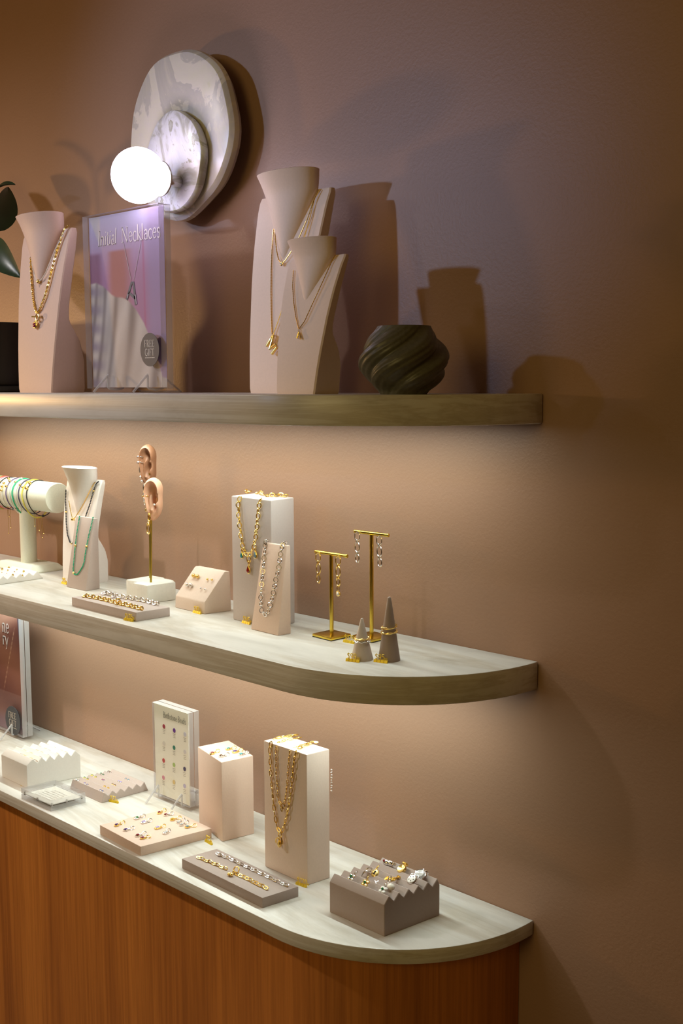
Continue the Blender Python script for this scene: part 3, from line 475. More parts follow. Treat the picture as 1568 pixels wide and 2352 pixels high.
for nm, R, z, lab in (('upper', RT_, ZT-THT, 'slim light strip fixed under the uppermost marble shelf'), ('lower', RM_, ZM-THM, 'slim light strip fixed under the middle marble shelf')):
    y = -.125 if nm == 'upper' else -.115
    t = thing('light_strip', lab, 'light strip', (-.85, y, z))
    MB().box((-1.6, y-.011, z-.0010), (-.075, y+.011, z)).build('housing', M['silver'], t, smooth=False)
    MB().box((-1.58, y-.006, z-.0016), (-.085, y+.006, z-.0010)).build('diffuser', mat('strip_diffuser', (255, 250, 240), 0.5, emit=(255, 246, 230), es=2), t, smooth=False)
# ================================================================== blocks and trays
def quad(k):
    L, F, R, h = K['block_quads'][k]; L, F, R = V(L), V(F), V(R); return [L, F, R, L+R-F], h
def block(k, name, label, m, z0, cat='display block', bev=.002):
    q, h = quad(k); o = MB().prism(q, z0, z0+h).build(name, M[m], bevel=bev); return tag(o, label, cat)
block('A', 'display_block', 'tall blush block draped with gold chains, tallest block on the counter', 'cream', ZB)
block('B', 'display_block', 'mid height pale pink block with five charms on top, beside the beads sign', 'pink', ZB)
block('K', 'display_block', 'tall warm grey block on the middle shelf, with a gold charm chain', 'grey', ZM)
block('C', 'jewellery_tray', 'flat pale pink square tray with fourteen small gem charms, on the counter', 'pink', ZB, 'tray', .0012)
block('D', 'jewellery_tray', 'flat dusky mauve tray with one gold and one silver bracelet, on the counter', 'mauve_dark', ZB, 'tray', .0012)
block('N', 'jewellery_tray', 'flat mauve tray with two chunky chain bracelets, on the middle shelf', 'mauve', ZM, 'tray', .0012)
def wedge(k, label, m, z0, depth=1.0):
    q, h = quad(k); L, F, R, Bk = q; TL, TR = V(K['wedge_tops'][k][0]), V(K['wedge_tops'][k][1])
    R = F+(R-F)*depth; Bk = L+R-F
    bt = 0.0075; zt = TL.z
    lo = [(p.x, p.y, z0) for p in (L, F, R, Bk)]
    yb = max(R.y, TL.y+bt)
    hi = [(TL.x, TL.y, zt), (TR.x, TR.y, zt), (TR.x+.001, TR.y+bt, zt), (TL.x-.001, TL.y+bt, zt)]
    o = MB().loft([lo, hi]).build('necklace_stand', M[m], bevel=.0015); tag(o, label, 'necklace stand'); return o
wedge('L', 'pinkish tapered easel stand with a silver ring chain, before the tall grey block', 'pink', ZM, .83)
wedge('P', 'mauve tapered easel stand with a green bead necklace, before the white bust', 'mauve', ZM)
def zigzag(name, label, m, z0, x0, x1, yf, yb, zlow, ridges, n, depth, base_front=None, sk=0.0):
    """block whose top is a row of ridges and grooves running along x"""
    y0r, y1r = ridges; prof = [(yf, z0)]
    if zlow > 0: prof.append((yf, z0+zlow))
    sp = (y1r-y0r)/(n-1); zr = depth[0]
    for i in range(n):
        prof.append((y0r+i*sp, z0+zr))
        if i < n-1: prof.append((y0r+(i+.5)*sp, z0+zr-depth[1]))
    if zlow > 0: prof.append((yb, z0+zlow))
    prof.append((yb, z0))
    r = lambda x, s: [(x+s*(y-yf), y, z) for y, z in prof]
    o = MB().loft([r(x0, sk), r(x1, sk)]).build(name, M[m], bevel=.0009, seg=1, angle=25); return tag(o, label, 'tray')
zigzag('grooved_charm_block', 'deep dusky mauve block, zigzag grooved top full of charms, at the counter end', 'mauve_dark', ZB, -.2535, -.1367, -.2015, -.0898, .0508, (-.192, -.0948), 6, (.0628, .0105), sk=.17)
zigzag('grooved_ring_block', 'deep white block with zigzag grooved top holding thin rings, far left on the counter', 'white', ZB, -1.197, -1.0931, -.2455, -.1299, .0492, (-.2312, -.1406), 6, (.0612, .0105), sk=.2)
zigzag('grooved_stud_tray', 'low mauve zigzag tray set with pairs of gem studs, left of the beads sign', 'mauve', ZB, -1.0262, -.9105, -.1862, -.078, 0.0, (-.179, -.0866), 6, (.0205, .0085), sk=.1)
zigzag('grooved_stud_tray', 'low white zigzag tray with small gold studs, far left on the middle shelf', 'white', ZM, -1.312, -1.206, -.252, -.122, 0.0, (-.240, -.137), 6, (.018, .008))
# sloped earring block
q, h = quad('M'); L, F, R, Bk = q; a = K['M_topz']; dx = L-F
side = [(F.x, F.y, ZM), tuple(a[0]), tuple(a[1]), (a[2][0], a[2][1]-.002, a[1][2]), (R.x, R.y, ZM)]
lft = [(p[0]+dx.x, p[1]+dx.y, p[2]) for p in side]
tag(MB().loft([lft, side]).build('sloped_stud_block', M['cream'], bevel=.0018, angle=20), 'cream wedge block, its sloping face holding eight ball studs, beside the tall grey block', 'display block')
# plaster blocks of the ear stands
hE = K['ear_h']
def plaster(pts, z1, parent):
    mb = MB(); mb.prism(pts, ZM, ZM+z1); o = mb.build('plaster_base', M['plaster'], parent, bevel=.0025, seg=2); return o
# ================================================================== cones with rings
def cone(k, label, m, tip):
    c, hh = K[k][0], K[k][1]; r = K[k][2]
    prof = [(r*.985, 0), (r, .0012)] + [(r+(tip-r)*t, .0012+(hh-tip-.0012)*t) for t in (.2, .4, .6, .8, 1)] + [(tip*.75, hh-tip*.45), (tip*.35, hh-tip*.1)]
    tag(MB().lathe(prof, c, 40).build('ring_cone', M[m]), label, 'ring holder'); return c, hh, r
c, hh, r = cone('cp', 'short pale cone wearing one gold and one silver ring, on the middle shelf', 'cone_pale', .0022)
def ring_on(c, z, r, m, label, kind, tilt=0.0):
    t = thing('finger_ring', label, 'ring', (c[0], c[1], z)); mb = MB(); P = []
    for i in range(48):
        a = 2*PI*i/48; wob = {'twist': .0007*math.sin(6*a), 'wave': .0008*math.sin(9*a), 'plain': 0}[kind]
        P.append((c[0]+r*math.cos(a), c[1]+r*math.sin(a), z+wob+tilt*r*math.cos(a-.6)))
    mb.tube(P, .0010, 8, True)
    if kind == 'twist': mb.tube([(p[0], p[1], p[2]-.0011-1.6*.0007*math.sin(6*2*PI*i/48)) for i, p in enumerate(P)], .0008, 8, True)
    mb.build('band', M[m], t)
    if kind == 'plain':
        mb = MB()
        for i in range(40): mb.sphere((P[i][0]*1.0, P[i][1], P[i][2]+.0022), .0009, 6)
        mb.build('milgrain_band', M[m], t)
    return t
rr = lambda z: r+(.0022-r)*(z/(hh-.003))
ring_on(c, ZM+.0335, rr(.0335)+.0021, 'gold', 'gold twisted ring, upper of the two on the short pale cone', 'twist')
ring_on(c, ZM+.0295, rr(.0295)+.0021, 'silver', 'silver wavy ring, lower of the two on the short pale cone', 'wave')
c, hh, r = cone('cd', 'tall taupe cone wearing gold rings, rightmost object on the middle shelf', 'cone_dark', .0030)
ring_on(c, ZM+.0510, rr(.051)+.0024, 'gold', 'gold beaded ring, upper of the two on the tall taupe cone', 'plain', .18)
ring_on(c, ZM+.0445, rr(.0445)+.0023, 'gold', 'plain gold double ring, lower of the two on the tall taupe cone', 'twist', .10)
# ================================================================== T bar earring stands
def tbar(k, base, label):
    P, hh, a, b = K[k]; x, y = P[0], P[1]; zb = ZM+hh
    t = thing('earring_stand', label, 'earring stand', (x, y, ZM))
    q = [(x-.0245, y-.0215), (x+.0225, y-.0245), (x+.0245, y+.0215), (x-.0225, y+.0245)]
    MB().prism(q, ZM, ZM+.0012).build('rubber_pad', M['dark'], t)
    MB().prism(q, ZM+.0012, ZM+.0058).build('base_plate', M['brass'], t, bevel=.0008)
    zt = (a[2]+b[2])/2
    MB().lathe([(.0034, .0058), (.0034, zt-ZM-.002)], (x, y, ZM), 20).build('post', M['brass'], t)
    xa, xb = x-(b[0]-a[0])/2-.0005, x+(b[0]-a[0])/2
    prof = [(.0026, xa), (.0031, xa+.0006)]; n = 44
    for i in range(n+1): prof.append((.0031 if i % 2 else .0028, xa+.0008+(xb-xa-.0016)*i/n))
    prof += [(.0031, xb-.0006), (.0026, xb)]
    MB().lathe(prof, (0, y, zt), 18, axis='x').build('cross_bar', M['brass'], t); return x, y, zt
tbar('ts', None, 'shorter brass T bar earring stand with gold hoop link earrings')
tbar('tt', None, 'taller brass T bar earring stand with silver hoop link earrings, behind the cones')
def drop_earring(pts, m, label, gem=False):
    x, y, z = pts[0]; y -= .0045
    t = thing('drop_earring', label, 'earring', (x, y, z+.0105)); P = [V((p[0], y, p[2])) for p in pts]
    mb = MB(); hx = [P[0]+V((.0062*math.sin(PI/3*i), 0, .0078*math.cos(PI/3*i))) for i in range(6)]
    mb.tube([hx[i//3].lerp(hx[(i//3+1) % 6], (i % 3)/3) for i in range(18)], .0011, 8, True).build('hexagon_ring', m, t)
    MB().tube([hx[0]+V((0, .0, 0)), hx[0]+V((0, .004, .0015)), hx[0]+V((0, .009, .0025))], .0006, 6).build('ear_hook', m, t)
    sz = [(.0092, .0078), (.0075, .0064)]
    for p, (a, b) in zip(P[1:3], sz): MB().oval(p, (0, 0, 1), (.93, -.35, 0), a, b, .0011, 24, 8).build('ring', m, t)
    for u, v2 in ((P[0].z-.0078, P[1].z+.0092), (P[1].z-.0092, P[2].z+.0075)):
        MB().oval((x, y, (u+v2)/2), (0, 0, 1), (.35, .93, 0), (u-v2)/2+.0019, .0019, .0008, 14, 6).build('connector_link', m, t)
    if gem:
        zc = (P[2].z-.0075+P[3].z+.005)/2; MB().oval((x, y, zc), (0, 0, 1), (.35, .93, 0), .0052, .0019, .0008, 14, 6).build('connector_link', m, t)
        MB().lathe([(.0030, .0015), (.0044, .001), (.0046, -.001), (.0036, -.0016)], (P[3].x, y, P[3].z), 20, axis='y').build('bezel', m, t)
        MB().sphere((P[3].x, y-.0012, P[3].z), .0031, 14, s=(1, .6, 1)).build('gem', M['pearl'], t)
drop_earring(K['ts_e'][:3], M['gold'], 'gold three hoop earring hanging from the left of the shorter T bar')
drop_earring(K['ts_e'][3:], M['gold'], 'gold hoop earring ending in a white stone, right of the shorter T bar', True)
drop_earring(K['tt_e'][:3], M['silver'], 'silver three hoop earring hanging from the left of the taller T bar')
drop_earring(K['tt_e'][3:], M['silver'], 'silver three hoop earring hanging from the right of the taller T bar')
# ================================================================== price tags
def price(k, txt, z0, label, shift=(0, 0, 0)):
    a, b = V(K[k][0])+V(shift), V(K[k][1])+V(shift); a.z = b.z = z0; mid = (a+b)/2; d = (b-a); d.z = 0
    L = .0235; ex = d.normalized(); ex = (ex + V((0.35, .0, 0))*0).normalized(); ey = V((-ex.y, ex.x, 0))
    t = thing('price_tag', label, 'price tag', tuple(mid), 'gold price tags'); s = mid - ex*L/2
    for i in range(4):
        p = s + ex*(L*i/4+.0002); q = s + ex*(L*(i+1)/4-.0002)
        lo = [p-ey*.0022, q-ey*.0022, q+ey*.0022, p+ey*.0022]; hi = [p-ey*.0007, q-ey*.0007, q+ey*.0016, p+ey*.0016]
        MB().loft([[(v.x, v.y, z0) for v in lo], [(v.x, v.y, z0+.0042) for v in hi]]).build('base_cube', M['tag_gold'], t, bevel=.0002, seg=1)
    o = s + ex*.0018 + ey*.0005 + V((0, 0, .0042)); x = 0.0; S = .0088
    for ch in txt:
        mb = MB(); st, adv = GLY[ch]
        for pts, wd in st:
            mb.tube([o + ex*((x+p[0])*S) + V((0, 0, p[1]*S)) for p in pts], wd*S*.78, 6)
        mb.build('numeral', M['tag_gold'], t); x += adv
    mb = MB()
    for k2 in range(2):
        xx = o + ex*((x+.06+.26*k2)*S); mb.tube([xx, xx+V((0, 0, .0036)), xx+ex*.0014, xx+ex*.0014+V((0, 0, .0036))], .0003, 5)
    mb.build('small_letters', M['tag_gold'], t)
price('t99', '$99', ZM, 'gold numeral price tag reading $99, before the short pale cone', (.005, -.0055, 0))
price('t95', '$95', ZM, 'gold numeral price tag reading $95, before the tall taupe cone', (.005, -.0055, 0))
price('t175', '$175', ZM, 'gold numeral price tag reading $175, between the T bar stands')
price('t220', '$220', ZB, 'gold numeral price tag reading $220, at the foot of the tall chain block')
price('t145', '$145', ZM, 'gold numeral price tag reading $145, before the tall grey block')
price('t70', '$70', ZM, 'gold numeral price tag before the sloped stud block')
price('t135', '$135', ZM, 'gold numeral price tag against the mauve bracelet tray on the middle shelf')
price('tG', '$75', ZB, 'gold numeral price tag at the right end of the mauve zigzag stud tray')
price('tC', '$75', ZB, 'gold numeral price tag between the charm tray and the mid height pink block')
price('tF', '$70', ZB, 'gold numeral price tag before the white zigzag ring block')
price('tW', '$95', ZM, 'gold numeral price tag half hidden behind the mauve tapered stand')
# ================================================================== necklace busts
LT = [0, .15, .294, .42, .55, .66, .758, .85, .923, 1]; LV = [0, .0035, .0082, .0135, .019, .025, .031, .038, .0435, .052]
TT = [0, .2, .315, .40, .438, .52, .655, .79, .92, 1]; TV = [.058, .053, .043, .028, .0205, .018, .0175, .0165, .0145, .011]
def interp(x, xs, ys):
    if x <= xs[0]: return ys[0]
    for i in range(len(xs)-1):
        if x <= xs[i+1]: return ys[i]+(ys[i+1]-ys[i])*(x-xs[i])/(xs[i+1]-xs[i])
    return ys[-1]
def smooth3(x, xs, ys, d=.02): return (interp(x-d, xs, ys)+interp(x, xs, ys)*2+interp(x+d, xs, ys))/4
def bust(k, label, m):
    x0, y0, z0, sx, sd, H, Hr, lf = K['BU'][k]; xc = x0+.0418*sx
    t = thing('necklace_bust', label, 'bust', (xc, y0, z0))
    rings = []
    for i in range(41):
        tt = i/40; hw = (.0418+(.0605-.0418)*tt)*sx; yf = y0+smooth3(tt, LT, LV)*sd*lf; th = smooth3(tt, TT, TV)*sd
        if tt < .02: hw -= .0012; yf += .001; th -= .002
        if tt > .99: hw -= .0015*sx; th *= .8; yf += th*.1
        c = min(.0022, th*.3); yb = yf+th
        ring = [(xc-hw, yf+c), (xc-hw+c, yf), (xc, yf-.0012*sd), (xc+hw-c, yf), (xc+hw, yf+c), (xc+hw, yb-c), (xc+hw-c, yb), (xc, yb), (xc-hw+c, yb), (xc-hw, yb-c)]
        rings.append([(p[0], p[1], z0+H*tt) for p in ring])
    MB().loft(rings).build('torso', M[m], t)
    yS = y0+(.052*lf+.0055)*sd; rt_ = Hr/H
    T = [.634, .70, .78, .88, .95, 1.0, (1+rt_)/2, rt_]
    nw = 1.10 if k == 'white' else 1.0
    A = [a_*nw for a_ in (.003, .0095, .0175, .0275, .0350, .0405, .0438, .0474)]
    Bd = [.004, .009, .013, .0165, .0195, .0215, .0232, .0250]
    F0 = [-.0318, -.0325, -.0322, -.0320, -.0322, -.0330, -.0370, -.0425]
    FR = [f if u > .95 else f+(.052-.052*lf)*(1-u)*1.2 for f, u in zip(F0, T)]
    rings = []; N = 40
    for j in range(25):
        u = j/24; tt = T[0]+(T[-1]-T[0])*u; a = interp(tt, T, A)*sx; b = interp(tt, T, Bd)*sd; f = interp(tt, T, FR)*sd
        cy = yS+f+b; rings.append([(xc+a*math.cos(2*PI*i/N), cy+b*math.sin(2*PI*i/N), z0+H*tt) for i in range(N)])
    last = rings[-1]; cyl = sum(p[1] for p in last)/N
    rings.append([(xc+(p[0]-xc)*.94, cyl+(p[1]-cyl)*.94, p[2]+.0012) for p in last])
    MB().loft(rings).build('neck', M[m], t); return t
bust('left', 'blush pink necklace bust at the far left, between the potted plant and the acrylic sign', 'bust_pink')
bust('tall', 'tall beige necklace bust standing behind the shorter bust on the top shelf', 'bust_tan')
bust('short', 'shorter beige necklace bust in front, with a letter A necklace', 'bust_tan')
bust('white', 'small white necklace bust on the middle shelf, behind the mauve tapered stand', 'bust_white')
FN = V((0.1, -1, .12)).normalized()
t = thing('bead_necklace', 'thin pale cord necklace with one gold bead, upper necklace on the blush bust', 'necklace', K['n_l1'][4])
fine_chain(t, K['n_l1'], .0012, M['cord_white'], name='cord'); MB().sphere(K['n_l1'][4], .0042, 14).build('bead', M['gold'], t)
t = thing('chain_necklace', 'gold rope chain necklace with toggle and red stone, on the blush bust', 'necklace', K['n_lp'][2])
chain(t, K['n_l2'], FN, .0072, .0056, .0011, M['gold'], (20, 100), lift=False)
a, b, c, d = [V(p) for p in K['n_lp']]
MB().tube([a, b], .0016, 8).build('toggle_bar', M['gold'], t); MB().oval(c+V((.004, -.002, -.001)), (1, 0, 0), (0, 0, 1), .0062, .0062, .0014, 20, 8).build('toggle_ring', M['gold'], t)
MB().oval(c+V((0, -.002, -.009)), (0, 0, 1), (1, 0, 0), .004, .003, .001).build('bail', M['gold'], t)
p = MB().lathe([(.002, .001), (.0068, .0008), (.0072, -.001), (.0056, -.0022)], d, 24, axis='y').build('bezel', M['gold'], t); MB().sphere(d+V((0, -.002, 0)), .0052, 14, s=(1, .5, 1)).build('gem', M['garnet'], p)
t = thing('chain_necklace', 'fine gold chain with one tiny round stone, upper necklace on the tall beige bust', 'necklace', K['n_t1'][4])
fine_chain(t, K['n_t1'], .0011, M['gold']); p = MB().lathe([(.002, .001), (.0032, .0006), (.0034, -.001), (.0024, -.0015)], K['n_t1'][4], 18, axis='y').build('bezel', M['gold'], t)
MB().sphere(V(K['n_t1'][4])+V((0, -.0012, 0)), .0022, 10, s=(1, .5, 1)).build('gem', M['clear_stone'], p)
t = thing('chain_necklace', 'long fine gold chain with a large letter M pendant, on the tall beige bust', 'necklace', K['n_tM'][1])
fine_chain(t, K['n_t2']+[K['n_tM'][1]], .0011, M['gold']); fine_chain(t, [K['n_tM'][2]]+K['n_t3'], .0011, M['gold'])
q = [V(p) for p in K['n_tM']]; mb = MB()
for u, v in ((q[1], q[0]), (q[2], q[3]), (q[3], q[4]), (q[5], q[6])): mb.tube([u+(u-v)*.06, u, u.lerp(v, .5), v, v+(v-u)*.06], [.0012, .0021, .0026, .0028, .0016], 10)
mb.build('letter_pendant', M['gold'], t)
t = thing('chain_necklace', 'fine gold chain with a small letter A pendant, on the shorter beige bust', 'necklace', K['n_sA'][0])
fine_chain(t, K['n_s1'], .0009, M['gold']); q = [V(p) for p in K['n_sA']]; MB().tube([q[0], q[0].lerp(q[1], .5), q[1]], [.0009, .0012, .0014], 8).tube([q[0], q[0].lerp(q[2], .5), q[2]], [.0009, .0012, .0014], 8).tube([q[0].lerp(q[1], .6), q[0].lerp(q[2], .6)], .0008, 8).build('letter_pendant', M['gold'], t)
MB().oval(q[0]+V((0, 0, .0016)), (0, 0, 1), (1, 0, 0), .0018, .0014, .0004, 14, 6).build('bail', M['gold'], t)
def bead_string(name, label, path, r, m, golds=(), gm='gold', gr=1.7):
    t = thing(name, label, 'necklace', path[len(path)//2]); pts = resample(path, r*2.05); me = MB().sphere((0, 0, 0), r, 8).mesh('bead', m, smooth=True)
    gs = [min(range(len(pts)), key=lambda i: (pts[i]-V(g)).length) for g in golds]; gme = MB().sphere((0, 0, 0), r*gr, 12).mesh('bead', M[gm]) if golds else None
    for i, p in enumerate(pts):
        mw = Matrix.Translation(p) @ Matrix.Rotation(random.uniform(0, 3), 4, 'Z')
        o = put('bead', gme if i in gs else me, t, mw)
        if i in gs: o['label'] = 'gold bead'
    return t
bead_string('bead_necklace', 'green faceted bead necklace with gold beads, on the mauve tapered stand', K['P_g'], .0015, M['green_bead'], [K['P_g'][3], K['P_g'][14], K['P_g'][7]], gr=1.9)
b1 = bead_string('bead_necklace', 'long dark grey bead necklace with gold beads, on the white bust', K['n_w1']+K['n_w1b'], .0017, M['black_bead'], [K['n_w1'][2], K['n_w1'][6], K['n_w1b'][4]], gr=1.3)
t = thing('chain_necklace', 'fine gold chain with a small cube, upper necklace on the white bust', 'necklace', K['n_wc'][0])
fine_chain(t, K['n_w2'], .0012, M['gold']); p = K['n_wc'][0]; MB().box((p[0]-.003, p[1]-.003, p[2]-.002), (p[0]+.003, p[1]+.003, p[2]+.003)).build('cube_pendant', M['gold'], t, bevel=.0006)
# ================================================================== chains on blocks
UP = lambda p: V((0, 0, 1)); FR = lambda p: V((0.05, -1, 0))
def nf_block(zt): return lambda p: V((0, 0, 1)) if p.z > zt-.002 else V((0.02, -1, 0.02))
nA = nf_block(ZB+.2283+.001); nK = nf_block(ZM+.2253+.0005)
SZ = [1.0, 1.0, .8, 1.0, .7]
t = thing('chain_necklace', 'long gold twisted link chain with charm cluster, outer chain on the tall counter block', 'necklace', K['A_p2'][0])
tw = [(33, -33)[i % 2] for i in range(2)]
for seg in K['A_out']: chain(t, seg, nA, .0138, .0064, .00100, M['gold'], (38, -32), SZ, pitch=.0100)
q = [V(p) for p in K['A_p2']]
MB().oval(q[0]+V((0, -.002, 0)), (0, 0, 1), (1, 0, 0), .0045, .0035, .0011).build('jump_ring', M['gold'], t)
MB().tube([q[1]+V((-.004+.0055*math.cos(a)-.002, -.002, -.008+.007*math.sin(a))) for a in [math.radians(d) for d in range(-40, 230, 18)]], [.0008]+[.0014]*13+[.0008], 8).build('horseshoe_charm', M['gold'], t)
MB().lathe([(.0012, .006), (.003, .003), (.0042, -.001), (.0036, -.005), (.001, -.0075)], q[3]+V((0, -.003, .004)), 14).build('nugget_charm', M['gold'], t, smooth=False)
MB().tube([q[1]+V((.002, -.002, .002)), q[4]+V((0, -.002, 0)), q[4]+V((.0005, -.002, -.006))], [.0012, .0016, .002], 8).build('bar_charm', M['gold'], t)
t = thing('chain_necklace', 'shorter gold twisted link chain, inner chain on the tall counter block', 'necklace', K['A_p1'][0])
for seg in K['A_in']: chain(t, seg, nA, .0090, .0044, .0007, M['gold'], (38, -32), SZ, pitch=.0066)
q = [V(p) for p in K['A_p1']]
MB().oval(q[0], (1, 0, .5), (-.5, 0, 1), .0052, .004, .0010).build('jump_ring', M['gold'], t); MB().oval(q[1]+V((0, -.001, 0)), (0, 0, 1), (1, 0, 0), .0045, .0025, .0009).build('clasp', M['gold'], t)
t = thing('chain_necklace', 'silver ball chain glimpsed hanging behind the tall counter block', 'necklace', K['A_back'][0])
for p in K['A_back']: MB().sphere((p[0]+.0005, p[1], p[2]), .0019, 8).build('bead', M['silver'], t)
t = thing('chain_necklace', 'chunky gold chain with three teardrop charms, on the tall warm grey block', 'necklace', K['K_pend'][0])
for seg in K['K_ch'][:4]: chain(t, [(p[0], p[1], p[2]) for p in seg], nK, .0124, .0090, .00115, M['gold'], (25, 115), pitch=.0092)
chain(t, K['K_top2'], nK, .0118, .0086, .00115, M['gold'], (30, 110), pitch=.0088)
q = [V(p) for p in K['K_pend']]
def teardrop(parent, top, cen, gm, s=1.0):
    MB().oval(top, (0, 0, 1), (.5, -1, 0), .0050*s, .0032*s, .0009).build('bail', M['gold'], parent)
    out = []; 
    for rr_, y in ((1.0, .0012), (1.0, -.0012), (.7, -.002)):
        out.append([(cen.x+rr_*.0046*s*math.sin(a)*(1 if math.cos(a) < 0 else 1-.62*math.cos(a)), cen.y+y, cen.z+rr_*.0088*s*(math.cos(a)*(1.15 if math.cos(a) > 0 else .75))) for a in [2*PI*i/24 for i in range(24)]])
    b = MB().loft(out).build('teardrop_bezel', M['gold'], parent)
    g = [[(cen.x+(p[0]-cen.x)*k2, cen.y-.0021-yy, cen.z+(p[2]-cen.z)*k2) for p in out[1]] for k2, yy in ((.72, 0), (.5, .0012), (.1, .0016))]
    MB().loft(g).build('gem', M[gm], b)
teardrop(t, q[1], q[2], 'ruby'); teardrop(t, q[3], q[4], 'teal', .85); teardrop(t, q[5], q[6], 'aqua', .95)
MB().oval(q[0]+V((0, 0, -.004)), (0, 0, 1), (1, 0, 0), .0062, .0048, .0011).build('centre_ring', M['gold'], t)
t = thing('chain_necklace', 'silver round ring chain on the pinkish tapered stand', 'necklace', K['L_l'][4])
nl = lambda p: V((0.04, -.985, .17))
def ring_chain(parent, path, m, R, r):
    pts = resample(path, R*2+.0010)
    for i, p in enumerate(pts):
        tn = pts[min(i+1, len(pts)-1)]-pts[max(i-1, 0)]; roll = math.radians(random.uniform(-12, 12) + (22 if i % 2 else -10))
        put('ring', link_mesh(R*2, R*2, r, m, 18), parent, frame(p+V((0, -.001, 0)), tn, nl(p), roll))
        if i: put('link', link_mesh(.0054, .0036, .0007, m, 12), parent, frame((pts[i-1]+p)/2+V((0, -.0012, 0)), p-pts[i-1], nl(p), math.radians(80)))
ring_chain(t, K['L_l']+K['L_r'][::-1], M['silver'], .0052, .00095)
for p, q2 in ((K['L_l'][0], -1), (K['L_r'][0], 1)):
    p = V(p); zt = K['wedge_tops']['L'][0][2]
    chain(t, [p, (p.x+.001, K['wedge_tops']['L'][0][1]-.002, zt+.0022), (p.x+.003, K['wedge_tops']['L'][0][1]+.006, zt+.0022)], lambda v: V((0, -.4, 1)), .0092, .0085, .00095, M['silver'], (40, 130), pitch=.0075)
# bracelets on the trays
t = thing('chain_bracelet', 'chunky gold chain bracelet with toggle, front of the mauve middle shelf tray', 'bracelet', K['N_g'][4])
chain(t, [(p[0], p[1], ZM+.0168+.0016) for p in K['N_g']], UP, .0125, .0095, .00145, M['gold'], (30, 85), pitch=.0088)
p = V(K['N_g'][5]); MB().oval((p.x+.004, p.y-.004, ZM+.0168+.0066), (1, 0, .3), (.1, -.5, 1), .0075, .0075, .0016, 20, 8).build('toggle_ring', M['gold'], t)
t = thing('chain_bracelet', 'chunky silver chain bracelet, rear of the mauve middle shelf tray', 'bracelet', K['N_s'][4])
chain(t, [(p[0], p[1], ZM+.0168+.0016) for p in K['N_s']], UP, .0125, .0095, .00140, M['silver'], (30, 85), pitch=.0088)
p = V(K['N_s'][2]); MB().lathe([(.001, .0), (.0045, .0006), (.0045, .002), (.003, .0028)], (p.x-.004, p.y-.006, ZM+.0168+.001), 6).build('charm', M['silver'], t)
t = thing('chain_bracelet', 'gold oval link bracelet with a small heart charm, on the dusky mauve counter tray', 'bracelet', K['D_g'][4])
zD = ZB+.0177
chain(t, [(p[0], p[1], zD+.0012) for p in K['D_g'][:5]], UP, .0122, .0066, .0010, M['gold'], (15, 75), pitch=.0095); chain(t, [(p[0], p[1], zD+.0014) for p in K['D_g'][5:]], UP, .0118, .0070, .0011, M['gold'], (38, 52), pitch=.0078)
a, b = V(K['D_ch'][0]), V(K['D_ch'][1])
MB().oval((b.x, b.y, zD+.0058), (1, .2, .25), (-.2, .3, 1), .0058, .0052, .0011, 20, 8).build('clasp_ring', M['gold'], t)
MB().sphere((a.x-.0022, a.y, zD+.0034), .0032, 12, s=(1, 1.2, 1)).sphere((a.x+.0022, a.y+.001, zD+.0034), .0032, 12, s=(1, 1.2, 1)).build('heart_charm', M['gold'], t)
t = thing('chain_bracelet', 'silver oval link bracelet, rear of the dusky mauve counter tray', 'bracelet', K['D_s'][4])
chain(t, [(p[0], p[1], zD+.0012) for p in K['D_s']], UP, .0120, .0062, .0010, M['silver'], (20, 70), pitch=.0092)
p = V(K['D_s'][1]); MB().lathe([(.0005, 0), (.0038, .0004), (.0038, .0014), (.0005, .0018)], (p.x, p.y, zD+.0016), 16).build('round_tag', M['silver'], t)
# ================================================================== wall sconce
t = thing('wall_sconce', 'round green white onyx wall lamp with a glowing opal globe, above the top shelf', 'wall lamp', (-.785, 0, 2.111))
def disc(cx, cz, R1, R2, y0, y1, rnd, seed, n=72, amp=.02):
    rg = random.Random(seed); ph = [rg.uniform(0, 6.28) for _ in range(4)]
    rad = lambda a: 1+amp*(.6*math.sin(3*a+ph[0])+.5*math.sin(5*a+ph[1])+.25*math.sin(9*a+ph[2]))
    rings = []; d = y0-y1
    for k, y in ((1-rnd*.9, y0), (1-rnd*.35, y0-d*.12), (1, y0-d*.45), (.995, y0-d*.72), (1-rnd*.28, y0-d*.92), (1-rnd, y1), (.55, y1-.002), (.12, y1-.003)):
        rings.append([(cx+R1*k*rad(a)*math.cos(a), y, cz+R2*k*rad(a)*math.sin(a)) for a in [2*PI*i/n for i in range(n)]])
    return MB().loft(rings)
disc(-.787, 2.112, .155, .156, -.022, -.062, .17, 3, amp=.028).build('onyx_plate', M['onyx'], t)
disc(-.768, 2.056, .083, .093, -.063, -.086, .10, 8, amp=.022).build('onyx_disc', M['onyx2'], t)
MB().lathe([(.06, 0), (.06, -.022)], (-.787, 0, 2.112), 32, axis='y').build('wall_mount', M['chrome'], t)
g = V(K['globe'])
MB().lathe([(.011, -.087), (.011, -.128)], (g.x, 0, g.z), 24, axis='y').build('stem', M['chrome'], t)
MB().oval((g.x, -.131, g.z), (1, 0, 0), (0, 0, 1), .0305, .0305, .0016, 40, 10).lathe([(.004, -.1265), (.0305, -.1275), (.0305, -.130), (.004, -.131)], (g.x, 0, g.z), 40, axis='y').build('globe_collar', M['chrome'], t)
MB().lathe([(.0285, -.1312), (.0285, -.150)], (g.x, 0, g.z), 40, axis='y').build('globe_neck', M['globe'], t)
MB().sphere(tuple(g), .0490, 48).build('globe', M['globe'], t)
